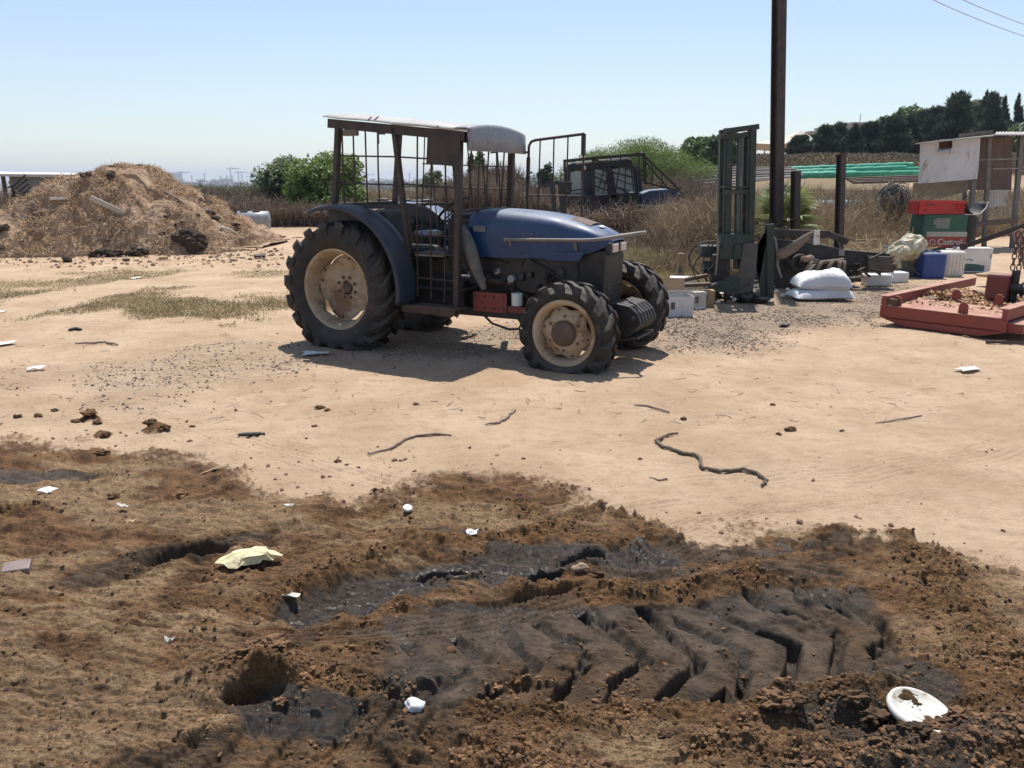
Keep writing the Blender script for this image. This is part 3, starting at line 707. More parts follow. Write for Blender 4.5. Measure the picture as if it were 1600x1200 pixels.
# lower hood and engine side, radiator housing
b = MB(); b.prism([(1.12, .66), (1.12, .94), (2.24, .96), (2.26, .70), (2.05, .60), (1.6, .62)], .50, Matrix(((1, 0, 0, 0), (0, 0, 1, -.25), (0, 1, 0, 0), (0, 0, 0, 1))))
b.build('engine_side_panel', P_BLACK, tr, .01)
b = MB(); b.prism([(1.95, .93), (1.98, 1.0), (2.34, 1.02), (2.28, .93)], .006, Matrix(((1, 0, 0, 0), (0, 0, 1, -.302), (0, 1, 0, 0), (0, 0, 0, 1)))); b.build('hood_side_strip', P_BLUE, tr)
b = MB(); b.prism([(2.22, .46), (2.22, .98), (2.48, 1.03), (2.51, .97), (2.49, .46)], .46, Matrix(((1, 0, 0, 0), (0, 0, 1, -.23), (0, 1, 0, 0), (0, 0, 0, 1))))
gr_ = b.build('radiator_housing', P_BLACK, tr, .02)
b = MB()
for k in range(14): b.box((2.502, 0, .50 + k * .032), (.012, .36, .014))
b.build('grille', P_BLACK, gr_)
b = MB(); b.box((2.505, 0, 1.045), (.06, .40, .10)); hl = b.build('headlight_housing', P_BLACK, tr, .012)
for yy in (-.10, .10):
    b = MB(); b.box((2.543, yy, 1.045), (.02, .13, .075)); b.build('headlight', P_LAMP, tr, .008)
# engine
b = MB()
b.box((1.62, 0, .62), (.90, .30, .34)); b.box((1.35, -.06, .82), (.35, .34, .26)); b.box((1.85, 0, .84), (.35, .30, .2))
b.cyl((1.30, -.22, .70), (1.62, -.22, .70), .06, 14); b.cyl((1.98, -.27, .66), (1.98, -.16, .66), .075, 18); b.cyl((2.08, -.27, .82), (2.08, -.18, .82), .045, 14)
for k in range(9):
    rr = random.Random(k); b.cyl((1.25 + k * .09, -.23, .62 + rr.random() * .2), (1.25 + k * .09, -.30, .62 + rr.random() * .2), .018 + rr.random() * .018, 9)
for k in range(7):
    rr = random.Random(50 + k); p = Vector((1.25 + rr.random() * .7, -.26, .55 + rr.random() * .35)); pts_ = [p]
    for j in range(5): p = p + Vector((rr.uniform(-.05, .12), rr.uniform(-.03, .02), rr.uniform(-.09, .07))); pts_.append(p)
    b.tube(pts_, .009, 6)
b.build('engine', P_ENG, tr)
b = MB(); b.cyl((1.68, -.33, .50), (1.68, -.33, .60), .052, 18); b.cyl((1.68, -.33, .60), (1.68, -.33, .615), .056, 18); b.build('oil_filter', P_WHITE, tr)
b = MB(); b.cyl((1.60, -.25, .74), (1.60, -.31, .74), .035, 14); b.cyl((1.90, -.25, .56), (1.90, -.30, .56), .05, 14); b.cyl((1.44, -.25, .80), (1.44, -.29, .80), .028, 12); b.box((1.30, -.28, .73), (.07, .04, .04)); b.build('engine_fittings', P_GREY, tr, .004)
# chassis
b = MB(); b.box((1.25, 0, .44), (2.9, .26, .22)); b.box((2.28, 0, .36), (.16, .82, .12)); b.box((RWX, 0, .60), (.42, .78, .34)); b.box((1.3, -.30, .40), (1.45, .06, .07))
b.cyl((FWX, -.40, .335), (FWX, -.3, .335), .09, 16); b.cyl((FWX + .06, .42, .40), (FWX + .05, .3, .40), .09, 16); b.cyl((RWX, -.50, .585), (RWX, .50, .585), .09, 16)
b.box((2.33, -.33, .40), (.1, .08, .22)); b.box((.55, 0, .55), (1.0, .5, .26)); b.build('chassis', P_BLACK, tr, .012)
b = MB(); b.box((1.41, -.365, .515), (.36, .012, .185)); b.box((1.72, -.345, .46), (.34, .012, .06)); rp = b.build('red_side_plate', P_RED, tr, .003)
b = MB()
for k in range(8): b.cyl((1.26 + (k % 4) * .1, -.371, .46 + (k // 4) * .11), (1.26 + (k % 4) * .1, -.379, .46 + (k // 4) * .11), .010, 8)
b.build('plate_bolts', P_BLACK, rp)
b = MB(); b.box((.90, -.52, .455), (.56, .26, .02)); b.box((.90, -.645, .44), (.58, .02, .07)); b.box((1.08, -.655, .42), (.18, .02, .05)); b.build('footstep', P_RUST, tr, .004)
b = MB(); b.tube([(1.30, -.3, .38), (1.42, -.34, .31), (1.60, -.34, .27), (1.70, -.33, .28), (1.72, -.32, .33), (1.68, -.3, .37)], .012, 8); b.build('hanging_hose', P_BLACK, tr)
# front ballast
for k in range(6):
    y = -.20 + k * .08; b = MB()
    b.prism([(2.50, .33), (2.50, .53), (2.60, .575), (2.74, .555), (2.82, .49), (2.85, .40), (2.80, .33), (2.72, .27), (2.58, .27)], .058, Matrix(((1, 0, 0, 0), (0, 0, 1, y - .03), (0, 1, 0, 0), (0, 0, 0, 1))))
    b.build('ballast_weight', P_BLACK, tr, .014)
b = MB(); b.box((2.66, 0, .245), (.34, .44, .02), rot=Matrix.Rotation(R(-10), 3, 'Y')); b.cyl((2.78, -.26, .45), (2.78, .26, .45), .02, 8); b.build('weight_carrier', P_DKSTEEL, tr)
# bull bar
b = MB(); b.tube([(1.55, -.335, 1.10), (1.9, -.335, 1.108), (2.30, -.335, 1.118), (2.42, -.33, 1.125), (2.50, -.28, 1.135), (2.77, -.02, 1.180), (2.77, .02, 1.180), (2.50, .28, 1.135), (2.42, .33, 1.125), (2.30, .335, 1.118), (1.9, .335, 1.108), (1.55, .335, 1.10)], .017, 10)
for s_ in (-1, 1):
    for x in (1.6, 2.25): b.bar((x, s_ * .33, 1.10), (x, s_ * .29, 1.03), .02)
b.bar((2.42, -.30, 1.12), (2.42, .30, 1.12), .02)
b.build('bull_bar', mat('bar_steel', (.14, .125, .115), (.20, .18, .16), 9, .5, dust=(.42, .38, .33), dust_amt=.8), tr)
# bent exhaust shield beside the cab pillar
b = MB(); b.tube([(1.10, -.36, 1.20), (1.16, -.38, 1.12), (1.22, -.40, 1.02), (1.27, -.41, .88), (1.33, -.41, .74), (1.37, -.40, .64)], [.045, .06, .065, .06, .045, .025], 12); b.build('air_duct', mat('dusty_grey_green', (.10, .10, .09), (.16, .15, .13), 12, .85, bump=.3), tr)
# dashboard, steering, seat
b = MB(); b.box((1.02, -.05, 1.03), (.24, .50, .50)); b.box((1.0, -.05, 1.29), (.2, .4, .06)); b.build('dashboard', P_BLACK, tr, .03)
b = MB(); b.tube([(.98, 0, 1.20), (.80, 0, 1.34)], .022, 8)
ring = [Vector((.80, 0, 1.34)) + Matrix.Rotation(R(-40), 3, 'Y') @ Vector((.19 * cos(a), .19 * sin(a), 0)) for a in np.linspace(0, 2 * pi, 25)]
b.tube(ring, .013, 6, cap=False); b.bar(ring[0], ring[12], .02, .008); b.bar(ring[6], ring[18], .02, .008); b.build('steering_wheel', P_BLACK, tr)
b = MB(); b.box((.30, 0, .92), (.44, .44, .12)); b.build('seat', P_SEAT, tr, .04)
b = MB(); b.box((.08, 0, 1.12), (.12, .44, .42), rot=Matrix.Rotation(R(-12), 3, 'Y')); b.build('backrest', P_SEAT, tr, .04)
b = MB(); b.box((.75, 0, .60), (.75, .72, .03)); b.box((.45, 0, .76), (.5, .5, .24)); b.build('cab_floor', P_BLACK, tr, .02)
b = MB(); b.box((.72, -.2, .93), (.3, .34, .03), rot=Matrix.Rotation(.1, 3, 'Z')); b.build('loose_board', mat('dirty_board', (.36, .32, .27), (.26, .22, .18), 9, .9), tr)
b = MB(); b.box((.78, .15, 1.12), (.36, .06, .09)); b.box((.80, .10, .96), (.26, .2, .2)); b.build('side_console', P_BLUE, tr, .015)
b = MB(); b.blob((.60, -.16, 1.115), (.15, .10, .035), 3, .3); b.blob((.86, -.22, .99), (.06, .05, .02), 5, .3); b.build('torn_bags', mat('pale_torn_plastic', (.50, .52, .56), (.10, .12, .18), 14, .35, bump=.5, bscale=30), tr)
# cage: pillars and beams
b = MB(); ny, fy = -.50, .50
for y in (ny, fy):
    b.bar((-.285, y, 1.34), (-.185, y, 2.15), .055, .05); b.bar((.60, y, .96), (.475, y, 2.10), .05, .045); b.bar((1.125, y, .40), (1.185, y, 2.02), .062, .055)
    b.bar((-.30, y, 2.165), (1.25, y, 2.005), .05, .085)
    b.bar((-.30, y, 1.365), (.57, y, 1.39), .035, .03)
b.bar((-.21, ny, 2.15), (-.21, fy, 2.15), .05); b.bar((1.215, ny, 1.98), (1.215, fy, 1.98), .05); b.bar((-.28, ny, 1.39), (-.28, fy, 1.39), .04); b.bar((1.17, ny, 1.355), (1.17, fy, 1.355), .03)
b.build('cage_frame', P_DKSTEEL, tr, .004)
def rod(b_, p0, p1, r=.0085, name='cage_bar'):
    own = b_ is None; b_ = b_ or MB()
    b_.tube([p0, tuple((Vector(p0) + Vector(p1)) / 2 + Vector((random.uniform(-.006, .006), random.uniform(-.008, .008), 0))), p1], r, 5)
    if own: b_.build(name, P_DKSTEEL, tr)
def ztop(x): return 2.125 - (x + .3) * .1035
for x in (-.155, -.02, .125, .27): rod(None, (x, ny, 1.37), (x + .012, ny, ztop(x)))
for x, zb in ((.70, .55), (.855, .52), (1.005, .50)): rod(None, (x - .01, ny - .01, zb), (x + .04, ny - .01, ztop(x)))
for z0, z1, x0, x1 in ((1.86, 1.84, -.2, .52), (1.60, 1.585, -.25, .56), (1.84, 1.80, .5, 1.15), (1.595, 1.56, .54, 1.15), (1.13, 1.12, .62, 1.12), (.96, .95, .66, 1.12), (.72, .71, .68, 1.12)): rod(None, (x0, ny, z0), (x1, ny, z1), .008)
for x in (.50, .70, .87, 1.05): rod(None, (x + .05, fy, 1.02), (x - .04, fy, ztop(x)), .0075)
for xa, xb in ((.72, .80), (.93, .86), (1.06, 1.0)): rod(None, (xa, ny + .02, 1.0), (xb, ny + .02, ztop(xb)), .006)
for z0, z1, x0, x1 in ((1.80, 1.76, .1, 1.15), (1.57, 1.54, -.25, 1.15)): rod(None, (x0, fy, z0), (x1, fy, z1), .007)
for y in (-.33, -.17, -.01, .30): rod(None, (1.165, y, 1.36), (1.21, y, 1.97))
rod(None, (1.21, .02, 1.88), (1.21, .45, 1.92), .007)
b = MB(); b.box((1.015, ny - .022, 1.885), (.33, .012, .25), rot=Matrix.Rotation(R(5), 3, 'Y')); b.build('side_plate', P_DKSTEEL, tr, .002)
b = MB(); b.box((-.03, ny - .01, 2.07), (.17, .04, .06)); b.build('rear_work_lamp', mat('brown_plastic', (.13, .09, .07), (.2, .15, .12), 8, .6), tr, .008); b = MB(); b.box((.30, ny - .02, 2.02), (.02, .012, .12)); b.bar((.30, ny - .02, 2.055), (.38, ny - .02, 2.05), .02); b.build('hook', P_DKSTEEL, tr, .003)
# roof sheet and visor
def ra(y): return .065 * (1 - (y / .56) ** 2)
b = MB(); rows = []
for i in range(9):
    x = -.325 + 1.60 * i / 8; rows.append([(x, y, 2.216 - (x + .3) * .1035 + ra(y) * .8 + .008 * (abs(y) < .5) + .004 * sin(i * 2.1 + y * 7)) for y in np.linspace(-.56, .56, 13)])
b.grid(rows); rf = b.build('roof', P_ROOF, tr); s_ = rf.modifiers.new('s', 'SOLIDIFY'); s_.thickness = .006
b = MB(); rows = []
for x, dz_, zb in ((1.17, .014, 0), (1.285, .010, 0), (1.296, .004, 0), (1.30, -.012, 0), (1.305, -.08, 1), (1.305, -.165, 2)):
    rows.append([(x, y, (2.058 + ra(y) * .8 + dz_) if zb == 0 else ((2.045 + ra(y) * .4 + dz_) if zb == 1 else 2.045 + dz_ + ra(y) * .05)) for y in np.linspace(-.555, .555, 13)])
b.grid(rows); vs = b.build('roof_visor', P_GREY, tr); s_ = vs.modifiers.new('s', 'SOLIDIFY'); s_.thickness = .008
b = MB(); 
for x in (.22, .30): b.bar((x, -.565, 2.17), (x + .05, -.565, 2.20), .01)
b.bar((1.0, -.565, 2.07), (1.0, -.565, 2.10), .015); b.build('roof_clips', P_GREY, tr)
# wiper arm on the windscreen frame
b = MB(); b.tube([(1.20, .0, 1.92), (1.22, .1, 1.93), (1.22, .12, 1.86), (1.21, .14, 1.60)], .008, 6); b.build('wiper_arm', P_BLACK, tr)
# door swung open on the far side
dy = .56
dr = MB(); dr.tube([(1.34, dy, .95), (1.33, dy, 1.5), (1.345, dy, 1.96), (1.37, dy, 2.00), (1.42, dy, 2.015), (1.94, dy, 2.06)], .014, 8); dr.tube([(1.94, dy, 2.06), (1.93, dy, 1.0)], .010, 8)
dr.bar((1.935, dy, 2.06), (1.935, dy, 1.86), .035); dr.bar((1.34, dy, 1.85), (1.335, dy, 1.60), .03)
for x in (1.46, 1.61, 1.76): rod(dr, (x - .01, dy, 1.0), (x + .01, dy, 2.02 + (x - 1.4) * .08), .008)
for z in (1.48, 1.0): rod(dr, (1.34, dy, z), (1.93, dy, z), .008)
dr.bar((1.18, dy - .05, 1.9), (1.34, dy, 1.9), .02); dr.bar((1.18, dy - .05, 1.2), (1.34, dy, 1.2), .02)
dr.build('cab_door', P_DKSTEEL, tr)
# ================================================================== yard objects
M_WHITE = P_WHITE
M_GREEN = mat('mast_green', (.012, .030, .025), (.022, .045, .036), 5, .5, bump=.2, dust=(.16, .15, .12), dust_amt=.3, spots=(.07, .05, .04), spot_amt=.4)
M_WOOD = mat('weathered_wood', (.20, .155, .12), (.13, .10, .08), 8, .9, bump=.4, stretch=(1, 1, 6))
M_DKWOOD = mat('dark_wood', (.07, .052, .045), (.12, .09, .075), 6, .9, bump=.4)
M_CARD = mat('cardboard', (.40, .27, .16), (.33, .22, .13), 7, .9, bump=.1)
M_WCARD = mat('white_carton', (.70, .70, .70), (.60, .59, .57), 5, .7, bump=.08, spots=(.42, .35, .26), spot_scale=6, spot_amt=.22)
M_SACK = mat('white_woven_sack', (.76, .76, .76), (.66, .66, .66), 3, .65, bump=.5, bscale=9, spots=(.46, .40, .32), spot_scale=4, spot_amt=.2)
M_JUNK = mat('black_scrap', (.020, .019, .018), (.05, .045, .04), 7, .7, bump=.4, dust=(.24, .20, .16), dust_amt=.55)
M_BLUEP = mat('blue_plastic', (.016, .048, .20), (.03, .07, .24), 5, .45, bump=.05, dust=(.40, .38, .36), dust_amt=.5, spots=(.12, .13, .17), spot_scale=6, spot_amt=.2)
M_POLYE = mat('yellowed_white_plastic', (.62, .57, .48), (.70, .67, .60), 5, .5, bump=.1, spots=(.40, .32, .22), spot_amt=.3)
M_FILM = mat('yellowed_film', (.66, .60, .44), (.50, .42, .26), 9, .35, bump=.9, bscale=16, transl=.25, spots=(.78, .76, .70), spot_scale=12, spot_amt=.5)
M_REDP = mat('red_crate_plastic', (.50, .018, .018), (.42, .03, .025), 8, .5, bump=.1)
M_REDM = mat('sunfaded_red_steel', (.27, .060, .045), (.21, .055, .042), 6, .65, bump=.15, dust=(.46, .29, .21), dust_amt=.9, spots=(.16, .07, .05), spot_amt=.3)
M_TANK = mat('white_tank', (.34, .36, .38), (.26, .27, .29), 4, .4, bump=.1, spots=(.3, .27, .24), spot_amt=.35)
M_PIPE = mat('green_pipe_wrap', (.035, .27, .155), (.06, .36, .225), 2.5, .4, bump=.3, bscale=6, spots=(.30, .62, .50), spot_scale=4, spot_amt=.3)
M_GPIPE = mat('grey_irrigation_pipe', (.33, .31, .29), (.22, .20, .19), 4, .7)
M_LEATHER = mat('dusty_belt', (.16, .115, .085), (.24, .18, .13), 10, .85, bump=.3)
M_DRUM = mat('dark_green_tin', (.012, .075, .048), (.02, .10, .065), 5, .5, bump=.06, spots=(.05, .05, .04), spot_amt=.25)
M_REDB = mat('red_band', (.36, .05, .03), (.28, .045, .03), 8, .5)
M_CREAMB = mat('cream_band', (.45, .42, .34), (.33, .31, .25), 14, .6)
M_LETTER = mat('cream_lettering', (.62, .58, .52), (.5, .46, .4), 30, .6)
M_STRAW = mat('straw', (.48, .34, .20), (.30, .20, .12), 1.2, .9, island=.45)
M_TWIG = mat('dry_twig', (.16, .12, .09), (.26, .20, .15), 10, .9, bump=.3)
M_CLOD = mat('dark_clod', (.035, .023, .017), (.075, .048, .032), 14, .9, bump=.8, bscale=30)
M_SHEETM = mat('whitewashed_sheet', (.62, .63, .65), (.50, .50, .51), 3, .7, bump=.2, spots=(.30, .24, .19), spot_scale=3.5, spot_amt=.4, stretch=(1, 1, .45))
M_ROPE = mat('frayed_rope', (.10, .075, .055), (.19, .15, .11), 20, .95, bump=.6, bscale=80)

def fr(px, py, Y):
    O = W(px, py, Y)
    return O, (lambda x, y, dy=0.0: W(x, y, Y + dy) - O)
def place(name, mb, m, O, label, cat, group=None, bevel=0.0):
    return thing(name, mb, m, label, cat, group, O, 0, bevel)

# ---- forklift mast
O, q = fr(1155, 470, 10.95)
ms = empty('forklift_mast', O, 0, 'dark green lifting mast standing upright beside the black scrap metal', 'forklift mast')
def ch(xa, xb, ya, yb, dy, name):
    b = MB(); p0, p1 = q(xa, ya, dy), q(xb, yb, dy)
    b.bar(p0 + Vector((0, -.03, 0)), p1 + Vector((0, -.03, 0)), .07, .022, up=(0, 1, 0)); b.bar(p0 + Vector((-.04, .03, 0)), p1 + Vector((-.04, .03, 0)), .022, .10, up=(0, 1, 0)); b.bar(p0 + Vector((.04, .03, 0)), p1 + Vector((.04, .03, 0)), .022, .10, up=(0, 1, 0))
    return b.build(name, M_GREEN, ms, .003)
ch(1131, 1127, 203, 400, .12, 'outer_rail'); ch(1139, 1134, 200, 455, 0, 'inner_rail'); ch(1176, 1170, 200, 460, 0, 'inner_rail'); ch(1168, 1163, 206, 440, .12, 'outer_rail')
b = MB(); b.cyl(q(1156, 208, .05), q(1153, 300, .05), .032, 14); b.cyl(q(1153, 295, .05), q(1151, 420, .05), .045, 14); b.build('lift_cylinder', mat('ram_grey', (.10, .12, .11), (.06, .08, .075), 6, .4), ms)
for (xa, ya, xb, yb, hh) in ((1133, 205, 1183, 198, .07), (1123, 214, 1172, 210, .06), (1133, 300, 1172, 299, .06), (1129, 292, 1172, 292, .03)):
    b = MB(); b.bar(q(xa, ya, -.03), q(xb, yb, .06), .13, hh); b.build('crossbar', M_GREEN, ms, .004)
b = MB(); b.box(q(1150, 385, -.04), (.46, .10, .34)); b.box(q(1160, 394, -.1), (.24, .03, .20)); b.build('carriage', M_GREEN, ms, .006)
poly = [q(x, y) for x, y in ((1158, 380), (1180, 378), (1177, 420), (1172, 452), (1150, 458), (1128, 458), (1128, 432), (1150, 426))]
b = MB(); b.prism([(p.x, p.z) for p in poly], .06, Matrix(((1, 0, 0, 0), (0, 0, 1, -.14), (0, 1, 0, 0), (0, 0, 0, 1)))); b.build('lower_plate', mat('dusty_olive_steel', (.075, .078, .068), (.11, .11, .095), 6, .7, bump=.2, spots=(.12, .08, .06), spot_amt=.3), ms, .006)
poly = [q(x, y) for x, y in ((1092, 447), (1100, 452), (1130, 452), (1148, 448), (1148, 430), (1116, 436))]
b = MB(); b.prism([(p.x, p.z) for p in poly], .12, Matrix(((1, 0, 0, 0), (0, 0, 1, -.30), (0, 1, 0, 0), (0, 0, 0, 1)))); b.build('fork_heel', M_GREEN, ms, .006)
for (x0, y0, x1, y1, dy) in ((1040, 443, 1106, 430, -.1), (1062, 446, 1110, 444, -.5)):
    b = MB(); b.bar(q(x0, y0, dy), q(x1, y1, dy), .11, .045); b.build('fork', P_RUST, ms, .004)
b = MB(); b.tube([q(*p_) for p_ in ((1118, 377), (1100, 378), (1084, 386), (1076, 400), (1078, 414), (1090, 426), (1104, 436), (1108, 448))], .011, 8); b.build('hose', P_BLACK, ms)
b = MB(); b.tube([q(x, y, -.12) for x, y in ((1119, 366), (1122, 375), (1121, 400), (1118, 430))], .014, 8); b.build('hose', mat('faded_hose', (.24, .20, .16), (.3, .26, .2), 9, .8), ms)
b = MB(); b.box(q(1108, 392, .2), (.26, .22, .16)); b.cyl(q(1098, 418, .1), q(1128, 418, .1), .09, 14); b.build('pump_housing', M_GREEN, ms, .02)
b = MB(); b.box(q(1122, 425, .05), (.2, .2, .5)); b.build('valve_block', M_JUNK, ms, .02)
for k in range(5):
    rr = random.Random(k + 70); x0 = rr.uniform(1090, 1170); b = MB(); b.tube([q(x0 + 14 * sin(j * .9 + k), 382 + j * 13, -.1 + .04 * sin(j)) for j in range(6)], .010, 6); b.build('hose', P_BLACK, ms)

# ---- black scrap machine behind the sacks
O, q = fr(1290, 440, 12.3)
sm = empty('scrap_conveyor', O, 0, 'long black steel frame of a dismantled machine lying behind the white sacks', 'scrap machine')
b = MB(); b.prism([(p.x, p.z) for p in [q(x, y) for x, y in ((1190, 372), (1255, 377), (1320, 390), (1388, 396), (1388, 412), (1330, 412), (1262, 402), (1192, 400))]], .10, Matrix(((1, 0, 0, 0), (0, 0, 1, -.05), (0, 1, 0, 0), (0, 0, 0, 1)))); b.build('side_beam', M_JUNK, sm, .005)
b = MB(); b.prism([(p.x, p.z) for p in [q(x, y) for x, y in ((1200, 395), (1255, 398), (1262, 430), (1240, 452), (1198, 458))]], .5, Matrix(((1, 0, 0, 0), (0, 0, 1, .05), (0, 1, 0, 0), (0, 0, 0, 1)))); b.build('gear_casing', M_JUNK, sm, .02)
b = MB(); b.prism([(p.x, p.z) for p in [q(x, y) for x, y in ((1300, 402), (1352, 405), (1350, 432), (1300, 440), (1262, 440))]], .45, Matrix(((1, 0, 0, 0), (0, 0, 1, .15), (0, 1, 0, 0), (0, 0, 0, 1)))); b.build('lower_casing', M_JUNK, sm, .02)
b = MB(); b.prism([(p.x, p.z) for p in [q(x, y) for x, y in ((1352, 399), (1388, 400), (1392, 425), (1352, 425))]], .3, Matrix(((1, 0, 0, 0), (0, 0, 1, -.12), (0, 1, 0, 0), (0, 0, 0, 1)))); b.build('end_box', mat('brown_casing', (.09, .07, .06), (.13, .10, .085), 7, .8), sm, .01)
b = MB(); b.bar(q(1205, 364, .5), q(1290, 366, .4), .12); b.bar(q(1290, 364, .4), q(1325, 378, .3), .1); b.build('top_timber', M_DKWOOD, sm, .01)
for k, (x0, x1) in enumerate(((1268, 1254), (1284, 1272), (1300, 1290), (1312, 1308), (1319, 1317))):
    b = MB(); b.tube([q(x0 - 6, 408, -.25), q(x0, 409, -.30), q((x0 + x1) / 2 + 1, 417, -.33), q(x1, 428, -.30)], [.02, .032, .03, .02], 8); b.build('curved_tine', M_LEATHER, sm)
b = MB(); b.tube([q(1250, 406, -.2), q(1285, 410, -.26), q(1318, 406, -.24)], .03, 8); b.build('tine_beam', M_LEATHER, sm)
b = MB(); b.grid([[q(1212, 392, -.3), q(1214, 406, -.3)], [q(1222, 388, -.33), q(1226, 404, -.33)], [q(1240, 378, -.34), q(1246, 392, -.34)], [q(1258, 366, -.32), q(1262, 376, -.32)], [q(1270, 361, -.3), q(1271, 365, -.3)]])
st_ = b.build('belt', M_LEATHER, sm); s_ = st_.modifiers.new('s', 'SOLIDIFY'); s_.thickness = .02
b = MB(); b.tube([q(1206, 366, -.2), q(1212, 375, -.25), q(1215, 395, -.28), q(1215, 415, -.28), q(1221, 434, -.3)], .016, 8); b.build('hose', mat('faded_hose', (1, 1, 1)), sm)
b = MB(); b.box(q(1276, 371, -.1), (.09, .02, .22), rot=Matrix.Rotation(-.05, 3, 'Y')); b.build('pale_tag', M_POLYE, sm, .003)
b = MB(); b.box(q(1315, 395, -.06), (.09, .01, .09)); b.build('label_plate', mat('grey_label', (.28, .26, .24)), sm)
b = MB(); b.lathe([(.09, -.03), (.15, -.03), (.15, .03), (.09, .03)], q(1250, 412, -.15), 'y', 20, closed=True); b.build('pulley', M_JUNK, sm)
b = MB(); b.blob(q(1262, 404, -.25), (.1, .06, .05), 2); b.build('stone_counterweight', mat('tan_lump', (.33, .24, .17), (.25, .18, .13), 8, .95, bump=.5), sm)
rr = random.Random(4)
for k in range(26):
    x = rr.uniform(1185, 1385); p = q(x, rr.uniform(400, 436), rr.uniform(-.3, .2)); MB().bar(p, p + Vector((rr.uniform(-.25, .25), rr.uniform(-.1, .1), rr.uniform(-.08, .1))), rr.uniform(.015, .04)).build('loose_rod', M_JUNK, sm)
O, q = fr(1195, 468, 10.95)
b = MB(); b.prism([(p.x, p.z) for p in [q(x, y) for x, y in ((1180, 392), (1200, 386), (1203, 352), (1197, 350), (1193, 385), (1178, 388), (1178, 425), (1186, 440), (1190, 466), (1202, 466), (1203, 392))]], .05, Matrix(((1, 0, 0, 0), (0, 0, 1, 0), (0, 1, 0, 0), (0, 0, 0, 1))))
b.bar(q(1203, 350), q(1203, 466), .05, .10); place('steel_side_leg', b, M_GREEN, O, 'blackish green steel leg standing right of the lifting mast', 'steel leg', bevel=.004)

# ---- small litter of scrap under the mast
rr = random.Random(9)
LIT = [(1100, 476, .10, 'pale wood scrap lying left of the mast foot', M_CARD), (1141, 473, .09, 'small tan board offcut in front of the mast foot', M_CARD), (1092, 482, .16, 'white paper strip on the gravel beside the open carton', M_WCARD)]
for x, y, s_, lb, mm in LIT:
    g_ = G(x, y); b = MB(); b.box((0, 0, .012), (s_, s_ * .7, .02), rot=Matrix.Rotation(rr.uniform(-.2, .2), 3, 'X')); thing('wood_scrap' if mm is M_CARD else 'paper_strip', b, mm, lb, 'scrap', None, (g_[0], g_[1], .006), rr.uniform(0, 3))
def rodpile(n, x0, x1, y0, y1, smax, seed):
    rr = random.Random(seed); b = MB()
    for k in range(n):
        g_ = G(rr.uniform(x0, x1), rr.uniform(y0, y1)); p = Vector((g_[0], g_[1], rr.uniform(.02, .10)))
        b.blob(p, (rr.uniform(.02, smax), rr.uniform(.02, smax), rr.uniform(.015, smax * .6)), k, .35, n=8, m=5)
    return b
tag(rodpile(120, 1085, 1204, 440, 474, .12, 3).build('scrap_litter', M_JUNK), kind='stuff')
tag(rodpile(34, 1205, 1340, 425, 442, .10, 5).build('scrap_litter', M_JUNK), kind='stuff')
tag(rodpile(16, 1090, 1230, 455, 476, .05, 8).build('pale_litter', M_POLYE), kind='stuff')

# ---- cartons beside the front wheel
def carton(px, py, Y, w_, d_, h_, rz, m, label, open_=False):
    O = W(px, py, Y); b = MB()
    t = empty('carton', (O.x, O.y, max(0, O.z) * 0), rz, label, 'box')
    if not open_:
        b.box((0, 0, h_ / 2), (w_, d_, h_)); b.build('box_body', m, t, .006)
    else:
        for (c_, dd) in (((0, 0, .01), (w_, d_, .01)), ((0, -d_ / 2, h_ / 2), (w_, .008, h_)), ((0, d_ / 2, h_ / 2), (w_, .008, h_)), ((-w_ / 2, 0, h_ / 2), (.008, d_, h_)), ((w_ / 2, 0, h_ / 2), (.008, d_, h_))): b.box(c_, dd)
        b.build('box_body', m, t)
        b = MB(); b.box((0, d_ / 2 + .02, h_ + .09), (w_ * .9, .008, .19), rot=Matrix.Rotation(-.2, 3, 'X')); b.build('flap', M_CARD, t)
        b = MB(); b.box((0, -d_ / 2 + .09, h_ + .045), (w_, .2, .008), rot=Matrix.Rotation(-.35, 3, 'X')); b.build('flap', m, t)
    b = MB(); b.box((-w_ * .28, -d_ / 2 - .006, h_ * .55), (.05, .002, .09)); b.box((-w_ * .28, -d_ / 2 - .0085, h_ * .6), (.03, .002, .03)); b.build('printed_mark', mat('printed_grey', (.12, .12, .13)), t)
    return t
carton(1056, 492, 9.75, .33, .30, .25, R(6), M_WCARD, 'open white carton with brown flap beside the far front tyre', True)
carton(1066, 446, 11.4, .36, .25, .28, R(-12), M_WCARD, 'closed white carton behind the forks of the mast')
carton(1090, 474, 10.3, .17, .16, .22, R(10), mat('clear_dusty_plastic', (.42, .38, .33), (.5, .46, .42), 9, .4), 'dusty clear plastic tub next to the open white carton')
carton(1106, 472, 10.45, .15, .16, .22, R(-4), M_CARD, 'brown cardboard box between plastic tub and mast foot')
carton(1063, 425, 12.2, .10, .08, .55, R(15), M_CARD, 'thin upright cardboard piece poking from the weeds')

